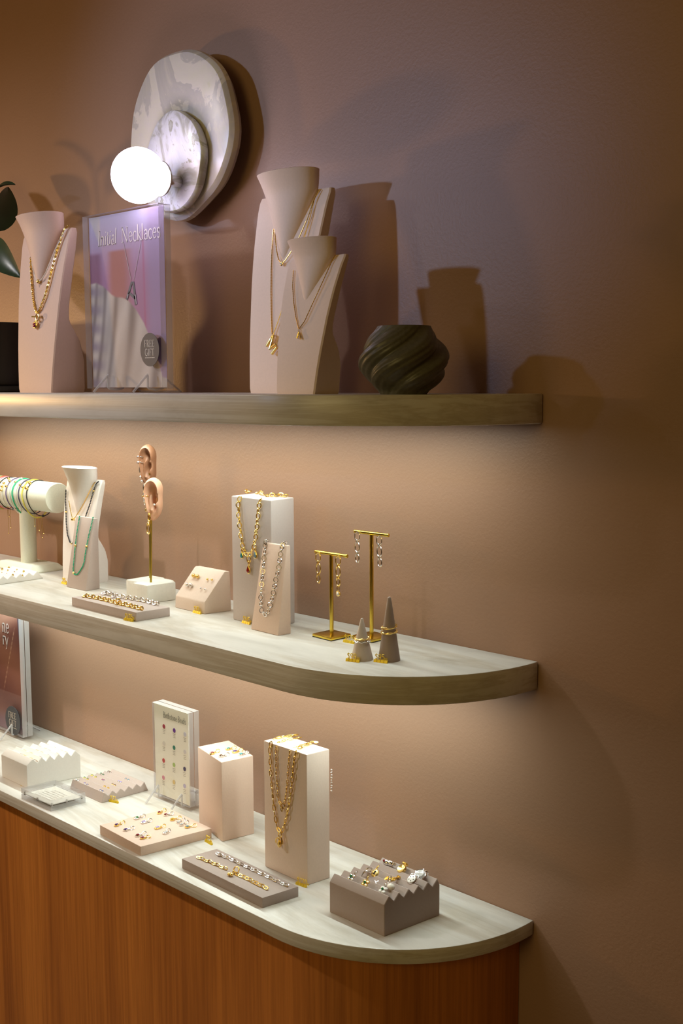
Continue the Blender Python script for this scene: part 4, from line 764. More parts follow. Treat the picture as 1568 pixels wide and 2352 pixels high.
# ================================================================== potted plant
t = thing('potted_plant', 'dark potted plant cut by the left edge, on the top shelf', 'plant', (-1.335, -.14, ZT))
MB().lathe([(.058, .014), (.060, .016), (.084, .148), (.086, .150), (.080, .150), (.078, .135)], (-1.335, -.14, ZT), 40).build('pot', M['pot'], t)
MB().lathe([(.066, 0), (.074, .002), (.077, .012), (.073, .014), (.05, .014)], (-1.335, -.14, ZT), 40).build('saucer', M['pot'], t)
MB().lathe([(.077, .132), (.04, .137), (.002, .138)], (-1.335, -.14, ZT), 24).build('soil', M['soil'], t)
def leaf(base, tip, wid, bend, side):
    base, tip = V(base), V(tip); ax = tip-base; sd = ax.cross(V(side)).normalized(); nn = sd.cross(ax).normalized(); rows = []
    for i in range(15):
        u = i/14; c = base.lerp(tip, u)+nn*(bend*4*u*(1-u)); h = wid*math.sin(PI*min(1, u**.8))**.8 if 0 < u < 1 else .0006
        rows.append([c-sd*h+nn*h*.25, c-sd*h*.5+nn*h*.05, c-nn*.001, c+sd*h*.5+nn*h*.05, c+sd*h+nn*h*.25, c+sd*h*.5+nn*(h*.05-.0012), c-nn*.0026, c-sd*h*.5+nn*(h*.05-.0012)])
    lf = MB().loft(rows).build('leaf', M['leaf'], t)
    MB().tube([(-1.335, -.14, ZT+.137), (V((-1.335, -.14, ZT+.2))).lerp(base, .5), base], .0022, 6).build('stem', M['stem'], t)
leaf((-1.345, -.14, 1.955), (-1.214, -.145, 1.868), .031, .014, (.3, -.9, .25))
leaf((-1.350, -.14, 2.045), (-1.236, -.14, 2.066), .017, .012, (.1, -.5, .9))
leaf((-1.36, -.14, 1.96), (-1.47, -.16, 1.90), .03, .014, (0, -.8, .5)); leaf((-1.34, -.15, 2.0), (-1.38, -.23, 2.06), .026, .01, (.6, -.3, .6)); leaf((-1.35, -.12, 1.98), (-1.40, -.06, 2.09), .028, .01, (.6, .3, .6)); leaf((-1.36, -.14, 2.05), (-1.46, -.12, 2.13), .028, .01, (.2, -.6, .6))
# ================================================================== swirled vase
c = (-.1115, -.19); prof = [(0, .033), (.005, .0365), (.018, .0525), (.034, .0620), (.050, .0645), (.066, .0600), (.080, .0500), (.090, .0420), (.0965, .0385)]
zs, rs = [p[0] for p in prof], [p[1] for p in prof]; rings = []; N = 320; H = 110
for j in range(H+1):
    z = .0965*j/H; R = .96*smooth3(z, zs, rs, .006); ring = []; fade = min(1, .25+j/16, .3+(H-j)/24)
    for i in range(N):
        a = 2*PI*i/N; q = a*5 - z*140; lob = .078*math.sin(q)+.022*math.sin(2*q+.6); fine = .009*math.sin(q*5)
        rr_ = R*(1+fade*(lob+fine)); ring.append((c[0]+rr_*math.cos(a), c[1]+rr_*math.sin(a), ZT+z))
    rings.append(ring)
inner = [[(c[0]+(p[0]-c[0])*k, c[1]+(p[1]-c[1])*k, ZT+z) for p in rings[-1]] for k, z in ((.9, .0958), (.84, .09), (.9, .05), (.6, .01))]
tag(MB().loft(rings+inner).build('swirled_vase', M['vase']), 'small round dark green vase with a twisted fluted body, right on the top shelf', 'vase')
# ================================================================== acrylic signs
def picture(x0, x1, z0, z1, y, fn, nu, nv, parent, name='poster'):
    me = bpy.data.meshes.new(name); vs_, fs_ = [], []
    for j in range(nv+1):
        for i in range(nu+1): vs_.append((x0+(x1-x0)*i/nu, y, z0+(z1-z0)*j/nv))
    for j in range(nv):
        for i in range(nu): fs_.append((j*(nu+1)+i, j*(nu+1)+i+1, (j+1)*(nu+1)+i+1, (j+1)*(nu+1)+i))
    b = len(vs_); k = 0.0006
    vs_ += [(x0, y+k, z0), (x1, y+k, z0), (x1, y+k, z1), (x0, y+k, z1)]; fs_ += [(b, b+3, b+2, b+1)]
    me.from_pydata(vs_, [], fs_); me.materials.append(M['print'])
    at = me.color_attributes.new('print', 'FLOAT_COLOR', 'POINT')
    buf = []
    for j in range(nv+1):
        for i in range(nu+1): buf += lin(fn(i/nu, j/nv))
    for i in range(4): buf += lin((230, 226, 222))
    at.data.foreach_set('color', buf); return put(name, me, parent)
def mixp(a, b, k): k = max(0, min(1, k)); return tuple(x+(y-x)*k for x, y in zip(a, b))
def sst(x, a, b): k = max(0, min(1, (x-a)/(b-a))); return k*k*(3-2*k)
def fabric(u, v):
    top = interp(u, [0, .08, .18, .30, .36, .44, .52, .62, .72, .80, .86, .91, .95], [.62, .625, .60, .545, .53, .525, .505, .45, .37, .28, .20, .12, .06]); return top
def art_initial(u, v):
    base = mixp((196, 150, 178), (204, 196, 220), sst(v, .62, 1.0))
    base = mixp(base, (188, 130, 160), sst(v, .75, .45)*.6)
    band = sst(u, .22, .33)*sst(u, .62, .44)*sst(v, .80, .78)  # upright bands from here on: reflections in the acrylic, painted into the print
    base = mixp(base, (190, 120, 100), band*.8*(.7+.3*sst(v, .3, .7)))
    base = mixp(base, (150, 100, 120), sst(u, .20, .10)*sst(v, .80, .77)*.75)
    base = mixp(base, (178, 158, 188), sst(u, .72, .84)*.75); base = mixp(base, (196, 110, 140), max(0, 1-abs(u-.725-.02*(1-v))/.02)*sst(v, .92, .85)*.6)
    base = mixp(base, (222, 212, 206), sst(.17-u, 0, .03)*sst(v+u*1.2, .99, 1.02)*.9)
    if v < fabric(u, v):
        d = fabric(u, v)-v; f = .5+.5*math.sin(38*(u*.72+.22*v*v-.55*v*(1-u))+3*math.sin(5*u)); f2 = .5+.5*math.sin(21*(u*1.1-.8*v)+1.3)
        fab = mixp((222, 210, 194), (140, 126, 116), f*f*f*.62+.25*f2)
        fab = mixp(fab, (150, 134, 146), sst(u, .26, .02)*(.5+.5*math.sin(58*v+3*u))*.75)  # horizontal bands at the left: acrylic reflections painted into the fabric colour
        base = mixp(base, fab, sst(d, 0, .012))
    return base
TXT_DX = -.0006
def sign(name, label, x0, x1, z0, z1, y0, th, tilt=0):
    t = thing(name, label, 'sign', ((x0+x1)/2, y0+th/2, z0)); h = th*.47
    def panel(ya, yb):
        mb = MB(); mb.add([(x0, ya, z0), (x1, ya, z0), (x1, ya, z1), (x0, ya, z1), (x0, yb, z0), (x1, yb, z0), (x1, yb, z1), (x0, yb, z1)], [(0, 1, 2, 3), (7, 6, 5, 4)], 0)
        b = 0; mb.f += [(1, 5, 6, 2), (4, 0, 3, 7), (3, 2, 6, 7), (4, 5, 1, 0)]; mb.m += [1]*4; return mb
    panel(y0, y0+h).build('front_panel', [M['clear'], M['edge']], t, smooth=False); panel(y0+th-h, y0+th).build('back_panel', [M['clear'], M['edge']], t, smooth=False)
    return t
def easel(label, xs, y0, z0, th):
    t = thing('sign_easel', label, 'easel', (sum(xs)/len(xs), y0, z0))
    for x in xs:
        P = [V((x-.002, y0-.036, z0+.0022)), V((x, y0-.0045, z0+.034)), V((x, y0-.0052, z0+.0085)), V((x, y0+th*.5, z0+.0062)), V((x, y0+th+.004, z0+.0085)), V((x, y0+th+.004, z0+.03)), V((x, y0+th+.045, z0+.0022))]
        MB().tube(resample(P, .004), .0021, 8).build('wire_leg', M['edge'], t)
    MB().tube([(xs[0], y0+th+.045, z0+.0022), (xs[-1], y0+th+.045, z0+.0022)], .0018, 8).build('cross_bar', M['edge'], t)
def sticker(t, c, rx, rz, y):
    n = 48; rings = [[(c.x+rx*k*math.cos(2*PI*i/n), yy, c.z+rz*k*math.sin(2*PI*i/n)) for i in range(n)] for k, yy in ((1, y-.0002), (1, y-.0010), (.01, y-.0010))]
    s = MB().loft(rings).build('sticker', M['sticker'], t, smooth=False); s['label'] = 'slate round sticker reading FREE GIFT'
    mb = MB(); sz = rz*.42
    for w_, dz in (('FREE', .16), ('GIFT', -.36)):
        W = text_width(w_)*.88*sz; ribbons(mb, w_, (c.x-W/2-rx*.02, y-.0012, c.z+rz*dz), (1, 0, 0), (0, 0, 1), sz, wscale=.88)
    for i in range(9): mb.add([(c.x+rx*(-.5+.115*i), y-.0012, c.z-rz*.50), (c.x+rx*(-.5+.115*i+.085), y-.0012, c.z-rz*.50), (c.x+rx*(-.5+.115*i+.085), y-.0012, c.z-rz*.46), (c.x+rx*(-.5+.115*i), y-.0012, c.z-rz*.46)], [(0, 1, 2, 3)])
    mb.build('lettering', M['ink_sticker'], s, smooth=False)
# sign one: Initial Necklaces
a, b, c, d = [V(p) for p in K['sign1']]; x0, x1, z0, z1 = a.x, b.x-.001, a.z, (c.z+d.z)/2; y0, th = -.17, .0262
t = sign('acrylic_sign', 'clear acrylic sign headed Initial Necklaces, on the top shelf below the wall lamp', x0, x1, z0, z1, y0, th)
yp = y0+th*.48
po = picture(x0+.003, x1-.001, z0+.002, z1-.002, yp, art_initial, 110, 160, t)
mb = MB(); q = [V(p) for p in K['s1_txt']]; size = q[2].z-q[0].z; size = .0285
for w_, xa, xb in (('Initial', q[0].x, q[0].x+.0615), ('Necklaces', q[3].x, q[1].x)):
    k = (xb-xa)/(text_width(w_)*size); ribbons(mb, w_, (xa, yp-.0008, q[3].z), (1, 0, 0), (0, 0, 1), size, slant=.12 if w_ == 'Initial' else 0, wscale=k)
mb.build('lettering', M['ink_white'], po, smooth=False)
q = [V(p) for p in K['s1_A']]; mb = MB(); yy = yp-.0008
for u, v, wd in ((q[0], q[1], .0052), (q[0]+V((.004, 0, 0)), q[2], .0054), (q[0].lerp(q[1], .6), q[0].lerp(q[2], .72)+V((.002, 0, 0)), .0048)):
    dd = (v-u).normalized(); s = V((-dd.z, 0, dd.x))*wd/2; mb.add([(u+s)[:], (u-s)[:], (v-s*1.2)[:], (v+s*1.2)[:]], [(0, 1, 2, 3)])
mb.v = [(p[0], yy, p[2]) for p in mb.v]; mb.build('printed_pendant', mat('grey_pendant_print', (104, 104, 112), .5), po, smooth=False)
mb = MB()
for u, v in ((q[3], q[0]+V((-.003, 0, .004))), (q[4], q[0]+V((.006, 0, .004)))): mb.add([(u.x, yy, u.z), (u.x+.0012, yy, u.z), (v.x+.0012, yy, v.z), (v.x, yy, v.z)], [(0, 1, 2, 3)])
for u, v, wd in ((q[1].lerp(q[0], .1)+V((.001, 0, 0)), q[1].lerp(q[0], .3), .0022), (q[0].lerp(q[2], .55)+V((.004, 0, 0)), q[0].lerp(q[2], .97)+V((.003, 0, 0)), .0024)): mb.add([(u.x-wd/2, yy-.0003, u.z), (u.x+wd/2, yy-.0003, u.z), (v.x+wd/2, yy-.0003, v.z), (v.x-wd/2, yy-.0003, v.z)], [(0, 1, 2, 3)])
mb.build('printed_chain', mat('pale_chain_print', (188, 178, 186), .5), po, smooth=False)
q = [V(p) for p in K['s1_stick']]; sticker(t, q[0]+V((-.001, 0, 0)), (q[2].x-q[1].x)/2, (q[3].z-q[4].z)/2, y0)
easel('clear acrylic easel under the Initial Necklaces sign', [x0+.078, x1-.036], y0, ZT, th)
# sign two: poster at the left edge
q = [V(p) for p in K['pj']]; x1 = q[1].x; x0 = x1-.235; z0 = ZB+.0085; z1 = ZB+.335; y0, th = -.09, .027
def art_leather(u, v):
    b = mixp((112, 66, 58), (146, 96, 78), .5+.5*math.sin(9*v+4*u)); b = mixp(b, (122, 92, 104), sst(v, .16, .05)); b = mixp(b, (196, 150, 128), sst(v+.35*(1-u), .80, .98)*.9)
    e = u-(.90+.5*(v-.80)*0); n = sst(u-.92-.30*(1-v)*(1-v), -.015, .01)*sst(v, .66, .76); b = mixp(b, (74, 72, 92), n)
    s = abs(u-(.60+.52*(v-.30)))*1.6; b = mixp(b, (200, 160, 130), max(0, 1-s/.02)*(.4+.6*(math.sin(160*v) > 0))*sst(v, .25, .4)*sst(v, .82, .76)); return b
t = sign('acrylic_sign', 'clear acrylic sign with a brown leather photograph, cut by the left edge on the counter', x0, x1, z0, z1, y0, th)
po = picture(x0+.002, x1-.001, z0+.002, z1-.002, y0+th*.3, art_leather, 90, 130, t)
mb = MB(); q = [V(p) for p in K['pj_txt']]
for w_, p, e in (('ne', q[0], q[1]), ('ry', q[2], q[3])):
    S = .036; W = text_width(w_)*S; k = .80; ribbons(mb, w_, (e.x-W*k, y0+th*.3-.0008, e.z-.008 if w_ == 'ne' else e.z-.002), (1, 0, 0), (0, 0, 1), S, wscale=k)
mb.build('lettering', M['ink_white'], po, smooth=False)
q = [V(p) for p in K['pj_stick']]; sticker(t, q[0], (q[2].x-q[1].x)/2, (q[3].z-q[4].z)/2, y0)
easel('clear acrylic easel under the leather photograph sign', [x0+.05, x1-.04], y0, ZB, th)
# sign three: Birthstone Beads
q = [V(p) for p in K['bs']]; x0, x1 = (q[0].x+q[2].x)/2-.001, (q[1].x+q[3].x)/2+.001; z0, z1 = ZB+.0085, q[2].z; y0, th = -.0928, .0276
t = sign('acrylic_sign', 'clear acrylic sign headed Birthstone Beads, with twelve coloured dots, on the counter', x0, x1, z0, z1, y0, th)
yc = y0+th*.12
cd = MB().box((x0+.002, yc, z0+.002), (x1-.0015, yc+.0006, z1-.002)).build('card', M['card'], t, smooth=False)
mb = MB(); S = .0122; W = text_width('Birthstone Beads')*S; q = [V(p) for p in K['bs_txt']]; kx = (q[1].x-q[0].x)/W
ribbons(mb, 'Birthstone Beads', (q[0].x, yc-.0004, (q[0].z+q[1].z)/2-.003), (1, 0, 0), (0, 0, 1), S, wscale=kx); mb.build('lettering', M['ink'], cd, smooth=False)
DC = [(170, 70, 84), (112, 62, 150), (206, 204, 214), (226, 220, 206), (62, 136, 112), (226, 220, 216), (200, 60, 58), (178, 206, 116), (82, 70, 104), (222, 146, 160), (224, 196, 128), (196, 186, 214)]
ink = MB()
for i, (p, colr) in enumerate(zip(K['bs_dots'], DC)):
    n = 20; c3 = V(p); rg = [[(c3.x+.0042*k*math.cos(2*PI*j/n), yy, c3.z+.0046*k*math.sin(2*PI*j/n)) for j in range(n)] for k, yy in ((1, yc-.0001), (1, yc-.0005), (.01, yc-.0005))]
    MB().loft(rg).build('printed_dot', mat('dot_print', colr, .4), cd, smooth=False)
    for k, wd in enumerate((.0085, .0065, .0075)):
        zz = c3.z-.0085-.0034*k
        for s in range(5): xx = c3.x-wd/2+wd*s/5; ink.add([(xx, yc-.0004, zz), (xx+wd/5*.82, yc-.0004, zz), (xx+wd/5*.82, yc-.0004, zz+.0013), (xx, yc-.0004, zz+.0013)], [(0, 1, 2, 3)])
ink.build('small_print', M['ink_light'], cd, smooth=False)
easel('clear acrylic easel under the Birthstone Beads sign', [x0+.022, x1-.018], y0, ZB, th)
# flat acrylic block with a card
qd, h = quad('H'); L, F, R, Bk = qd; t = thing('acrylic_card_block', 'clear acrylic block holding a small printed card, flat on the counter before the white block', 'sign', (L.x, L.y, ZB))
def slabp(z0, z1, k=1.0):
    n4 = [tuple(p) for p in qd]; mb = MB(); mb.prism(n4, z0, z1); mb.m = [0, 0, 1, 1, 1, 1]; return mb
slabp(ZB, ZB+h*.46).build('lower_slab', [M['clear'], M['edge']], t, smooth=False); slabp(ZB+h*.54, ZB+h).build('upper_slab', [M['clear'], M['edge']], t, smooth=False)
ctr = (L+R)/2; ins = [ctr+(p-ctr)*.9 for p in qd]
cd = MB().prism([tuple(p) for p in ins], ZB+h*.485, ZB+h*.515).build('card', M['card'], t, smooth=False)
mb = MB(); ex = (F-L); ey = (Bk-L)
for i in range(6):
    for s in range(8):
        if i > 3 and s in (0, 7): continue
        p = L+ex*(.20+.075*s)+ey*(.22+.1*i); qv = p+ex*.06; mb.add([(p.x, p.y, ZB+h*.53), (qv.x, qv.y, ZB+h*.53), ((qv+ey*.014).x, (qv+ey*.014).y, ZB+h*.53), ((p+ey*.014).x, (p+ey*.014).y, ZB+h*.53)], [(0, 1, 2, 3)])
mb.build('small_print', M['ink_light'], cd, smooth=False)
for u, v in ((.04, .07), (.96, .07), (.96, .93), (.04, .93), (.5, .05), (.95, .5)):
    p = L+ex*u+ey*v; MB().lathe([(.0021, h*.36), (.0021, h*.64)], (p.x, p.y, ZB), 14).build('magnet', M['steel'], t)
# ================================================================== ear displays
def ear(parent, top, bot, cx, m, width, nrm):
    """auricle as one continuous relief: helix rim, antihelix fold, hollow concha, tragus and lobe"""
    H = top[2]-bot[2]; zc = (top[2]+bot[2])/2; yc = top[1]; n = V(nrm).normalized(); u = V((0, 0, 1)).cross(n).normalized()
    # outline in ear units (x toward face is +, y up), height 1
    out = [(.02, .5), (.16, .455), (.26, .36), (.29, .24), (.27, .10), (.27, -.05), (.26, -.2), (.19, -.34), (.08, -.44), (-.03, -.49), (-.12, -.45), (-.17, -.34), (-.20, -.20), (-.25, -.05), (-.29, .1), (-.30, .24), (-.25, .37), (-.14, .465)]
    nO = 54; pts = []
    for i in range(nO):
        s = i/nO*len(out); j = int(s) % len(out); k = s-int(s); p0, p1, p2, p3 = [out[(j+o) % len(out)] for o in (-1, 0, 1, 2)]
        pts.append(tuple(.5*((2*p1[a])+(-p0[a]+p2[a])*k+(2*p0[a]-5*p1[a]+4*p2[a]-p3[a])*k*k+(-p0[a]+3*p1[a]-3*p2[a]+p3[a])*k**3) for a in (0, 1)))
    ga = lambda x, y, cx_, cy_, sx_, sy_: math.exp(-((x-cx_)/sx_)**2-((y-cy_)/sy_)**2)
    def depth(x, y, r):
        rim = .085*math.exp(-((r-.84)/.13)**2)*(1 if y > -.25 else max(0, 1-(-.25-y)/.12))
        if x > .12 and y < .16: rim *= .35
        d = rim+.02
        d -= .10*ga(x, y, .02, .22, .11, .15)                                      # scapha / fossa hollow
        d += .075*ga(x-(y+.02)*.25, y, -.07, .05, .05, .20)                          # antihelix fold
        d -= .17*ga(x, y, .06, -.02, .095, .10)                                    # concha
        d -= .10*ga(x, y, .07, -.15, .05, .08)
        d += .085*ga(x, y, .17, -.10, .055, .075)                                  # tragus
        d += .05*ga(x, y, .0, -.24, .09, .05)                                      # antitragus
        d += .055*ga(x, y, .14, .10, .06, .05)                                     # crus of helix
        d += .03*ga(x, y, -.02, -.40, .12, .09); return d
    c = V((cx, yc, zc)); W = width/.58; rings = []
    P = lambda x, y, d: c + u*(x*W) + V((0, 0, y*H)) + n*(d*H)
    rings.append([P(x*.93, y*.95, -.11) for x, y in pts]); rings.append([P(x, y*1.0, -.05) for x, y in pts])
    for r in (1.0, .97, .92, .86, .8, .73, .66, .58, .5, .42, .34, .26, .18, .1, .03):
        rings.append([P(x*r+.02*(1-r), y*r, depth(x*r+.02*(1-r), y*r, r) if r < 1 else 0.0) for x, y in pts])
    MB().loft(rings).build('silicone_ear', m, parent); return P
nE = (.30, -.95, 0)
et = [V(p) for p in K['ear_top']]
t = thing('ear_display', 'pale silicone ear on a brass rod in a chipped white plaster block, nearer of two', 'ear display', (et[3].x, et[3].y, ZM))
plaster([(-.8505, -.1400), (-.8030, -.1395), (-.7962, -.0750), (-.812, -.0742), (-.8135, -.0660), (-.850, -.0660)], hE, t)
e = [V(p) for p in K['ear1']]; MB().tube([(et[3].x, et[3].y, ZM+hE-.004), (et[3].x+.001, et[3].y+.004, e[1].z+.03)], .0021, 10).build('rod', M['rod'], t)
P1 = ear(t, e[0], e[1], (e[2].x+e[3].x)/2+.002, M['skin_pale'], .0365, nE)
t2 = thing('ear_display', 'brown silicone ear on a brass rod in a white plaster block, farther of two', 'ear display', (et[7].x, et[7].y, ZM))
plaster([(-.8945, -.1245), (-.8535, -.1235), (-.8535, -.058), (-.8955, -.058)], hE-.001, t2)
f = [V(p) for p in K['ear2']]; MB().tube([(et[7].x, et[7].y, ZM+hE-.004), (et[7].x+.001, et[7].y+.004, f[1].z+.03)], .0019, 10).build('rod', M['rod'], t2)
P2 = ear(t2, f[0], f[1], (f[2].x+f[3].x)/2+.001, M['skin_brown'], .0335, nE)
def ear_ring(P, x, y, d, R, r, m, label, ax, ay, name='hoop_earring'):
    c = P(x, y, d); o = MB().oval(c, ax, ay, R, R*.9, r, 22, 8).build(name, M[m]); tag(o, label, 'earring')
ear_ring(P1, -.285, .06, .0, .0075, .0013, 'gold', 'gold ear cuff on the left rim of the pale ear', (1, 0, .1), (0, -.9, .3), 'ear_cuff')
def stud_on(P, x, y, d, r, m, label):
    tag(MB().lathe([(.0004, .0), (r*.9, .0004), (r, .0014), (r*.5, .0024), (.0003, .0028)], (0, 0, 0), 12).mesh('ear_stud', M[m]) and put('ear_stud', MB().sphere(tuple(P(x, y, d)), r, 10).mesh('ear_stud', M[m])), label, 'earring')
stud_on(P1, .17, -.10, .135, .0021, 'pearl', 'tiny pearl stud on the tragus of the pale ear'); stud_on(P1, -.19, -.24, .07, .0034, 'gold', 'gold nugget stud low on the rim of the pale ear')
te = thing('drop_earring', 'gold double hoop earring hanging from the lobe of the pale ear', 'earring', tuple(P1(-.08, -.40, .12)))
MB().oval(P1(-.08, -.40, .085), (0, 0, 1), (.9, -.3, 0), .0078, .0064, .0013, 22, 8).build('upper_ring', M['gold'], te); MB().oval(P1(-.10, -.545, .085), (0, 0, 1), (.3, .9, 0), .0034, .0022, .0009, 14, 6).build('connector_link', M['gold'], te); MB().oval(P1(-.12, -.66, .085), (0, 0, 1), (.9, -.3, 0), .0110, .0080, .0014, 24, 8).build('lower_ring', M['gold'], te)
ear_ring(P2, -.285, .20, .0, .0078, .0013, 'silver', 'silver ear cuff, upper of two on the brown ear', (1, 0, .1), (0, -.9, .3), 'ear_cuff'); ear_ring(P2, -.29, .07, .0, .0078, .0013, 'silver', 'silver ear cuff, lower of two on the brown ear', (1, 0, .1), (0, -.9, .3), 'ear_cuff')
tag(MB().tube([P2(-.275+.0, .03, .02), P2(-.285, -.06, .05), P2(-.26, -.14, .05)], .0016, 8).build('ear_climber', M['silver']), 'slim silver climber along the rim of the brown ear', 'earring')
stud_on(P2, -.215, -.24, .07, .0026, 'silver', 'silver stud, upper of two near the lobe of the brown ear'); stud_on(P2, -.165, -.34, .07, .0026, 'silver', 'silver stud, lower of two near the lobe of the brown ear')
te = thing('drop_earring', 'silver ring and chain earring hanging from the brown ear behind the pale one', 'earring', tuple(P2(-.06, -.5, .1)))
MB().oval(P2(-.03, -.50, .09), (0, 0, 1), (.9, -.3, 0), .0100, .0075, .0018, 22, 8).build('upper_ring', M['silver'], te)
for i in range(4): MB().oval(P2(-.04-.004*i, -.635-.062*i, .09), (0, 0, 1), (.9, -.3, 0) if i % 2 else (.3, .9, 0), .0042, .003, .0010, 14, 6).build('link', M['silver'], te)
# ================================================================== bracelet bar
px, py = K['post'][0], K['post'][1]; zr = (K['roll'][0][2]+K['roll'][1][2])/2-.001; RR = K['roll_r']-.0015
t = thing('bracelet_bar', 'ivory suede bracelet T bar stacked with cord bracelets, far left of the middle shelf', 'bracelet stand', (px, py, ZM))
b0 = [(px-.082, py-.046), (px+.082, py-.046), (px+.082, py+.046), (px-.082, py+.046)]; b1 = [(px-.068, py-.034), (px+.068, py-.034), (px+.068, py+.034), (px-.068, py+.034)]
MB().prism(b0, ZM, ZM+.003).build('base_plate', M['velvet'], t, bevel=.0006); MB().prism(b0, ZM+.003, ZM+.0155, top=b1).build('base_slope', M['velvet'], t, bevel=.001)
MB().lathe([(.0185, .0155), (.0185, zr-ZM-RR*.8)], (px, py, ZM), 32).build('post', M['velvet'], t)
xr = K['roll'][0][0]+.010
MB().lathe([(RR*.90, 2*px-xr), (RR, 2*px-xr+.003), (RR, xr-.004), (RR*.96, xr), (.002, xr+.0005)], (0, py, zr), 48, axis='x').build('roll', M['velvet'], t)
def cord(x, colr, label, drop=.006, r=.0011, beads=(), slide=0.0, knot=None, tails=()):
    c = thing('cord_bracelet', label, 'bracelet', (x, py, zr-RR-drop), 'cord bracelets on the ivory bar'); P = []
    for i in range(48):
        a = 2*PI*i/48; s = math.sin(a); rad = RR+r+.0004; z = zr+rad*math.cos(a)
        low = max(0, -math.cos(a)); P.append((x+slide*(1-math.cos(a))/2+.0015*math.sin(2*a), py-rad*s*(1-.10*low*min(1, drop/.02)), z-drop*low**1.5))
    MB().tube(P, r, 8, True).build('cord', M[colr], c)
    for a, rb, mm in beads:
        a = math.radians(a); rad = RR+r+rb*.6; MB().sphere((x+slide*(1-math.cos(a))/2, py-rad*math.sin(a), zr+rad*math.cos(a)), rb, 10).build('bead', M[mm], c)
    if knot: MB().sphere((x+slide, py, zr-RR-r-drop), .0034, 10, s=(1.3, 1, .9)).build('knot', M[knot], c)
    for dy, ln in tails:
        z2 = zr-RR-drop-r; MB().tube([(x+slide+dy, py, z2), (x+slide+dy*1.5, py, z2-ln)], .0005, 5).build('tail', M['gold'], c); MB().sphere((x+slide+dy*1.5, py, z2-ln), .0015, 8).build('tail_bead', M['gold'], c)
xs = K['rollx']
cord(xs[0]+.006, 'mint', 'mint cord bracelet with a pearl, leftmost on the ivory bar', .003, beads=[(40, .0026, 'pearl')]); cord(xs[0]-.006, 'cord_lime', 'lime cord bracelet low at the left end of the ivory bar', .006, slide=.02)
cord(xs[1], 'cord_white', 'grey white cord bracelet between the mint and orange ones', .004); cord(xs[2], 'cord_orange', 'orange cord bracelet with a gold bead on the ivory bar', .004, .0014, [(48, .0026, 'gold')], .012, None, [(.002, .06), (.006, .02)])
cord(xs[3], 'cord_pink', 'pink cord bracelet right of the orange one', .005, slide=.012, tails=[(.001, .045)]); cord(xs[4], 'cord_black', 'thin black cord bracelet right of the pink one', .004, beads=[(42, .0022, 'gold')], slide=.012, knot='cord_black')
cord(xs[5], 'cord_white', 'white cord bracelet carrying four gold nuggets', .004, .0008, [(76, .0034, 'gold'), (62, .0036, 'gold'), (48, .0032, 'gold'), (22, .0034, 'gold')], .010)
cord(xs[6], 'cord_purple', 'purple cord bracelet with two gold beads', .005, beads=[(60, .0034, 'gold'), (36, .0032, 'gold')], slide=.012); cord(xs[7], 'cord_white', 'white bead bracelet between the purple and green ones', .014, .0013, slide=.016)
cord(xs[8], 'cord_green', 'bright green cord bracelet hanging low on the ivory bar', .014, .0016, [(38, .0028, 'gold'), (10, .0026, 'pearl')], .014); cord(xs[9]-.001, 'cord_white', 'pale grey cord bracelet right of the green one', .005, .0009, slide=.008)
cord(xs[10], 'cord_navy', 'navy cord bracelet left of the yellow one', .007, .0012, [(48, .0030, 'gold')], .014, None, [(.0, .03)])
cord(xs[11], 'cord_yellow', 'yellow cord bracelet hanging low near the right end of the ivory bar', .015, .0015, [(56, .0030, 'gold'), (30, .0026, 'gold')], .014, None, [(.002, .03), (.010, .045), (.014, .035)])
cord(xs[12], 'cord_black', 'black cord bracelet with two gold balls, rightmost on the ivory bar', .010, .0011, [(58, .0046, 'gold'), (36, .0038, 'gold')], .016, 'cord_black')
# ================================================================== charms
def charm(p, q, z, m, gem, label, shape='oval'):
    p, q = V((p[0], p[1], z)), V((q[0], q[1], z)); d = (q-p); d.normalize(); s = V((-d.y, d.x, 0))
    t = thing('gem_charm', label, 'charm', tuple(p)); n = 24; a, b = {'oval': (.0052, .0040), 'rect': (.0058, .0042)}[shape]; e = {'oval': 1.0, 'rect': .55}[shape]
    def rg(k, h): return [tuple(p+d*(a*k*math.copysign(abs(math.cos(x))**e, math.cos(x)))+s*(b*k*math.copysign(abs(math.sin(x))**e, math.sin(x)))+V((0, 0, h))) for x in [2*PI*i/n for i in range(n)]]
    bz = MB().loft([rg(.9, .0003), rg(1, .001), rg(1, .0028), rg(.88, .0036), rg(.72, .0034), rg(.6, .0028)]).build('bezel', M[m], t)
    MB().loft([rg(.70, .0031), rg(.5, .0044), rg(.1, .0047)]).build('gem', M[gem], bz, smooth=False)
    MB().tube([p+d*(a*.95)+V((0, 0, .002)), p+d*(a*1.45)+V((0, 0, .002))], .0011, 8).build('neck', M[m], t)
    c = q+V((0, 0, .0022)); tilt = V((0, 0, 1)); MB().oval(c, d+V((0, 0, .28)), s*.8+V((0, 0, .5)), .0050, .0036, .0009, 18, 8).build('bail', M[m], t)
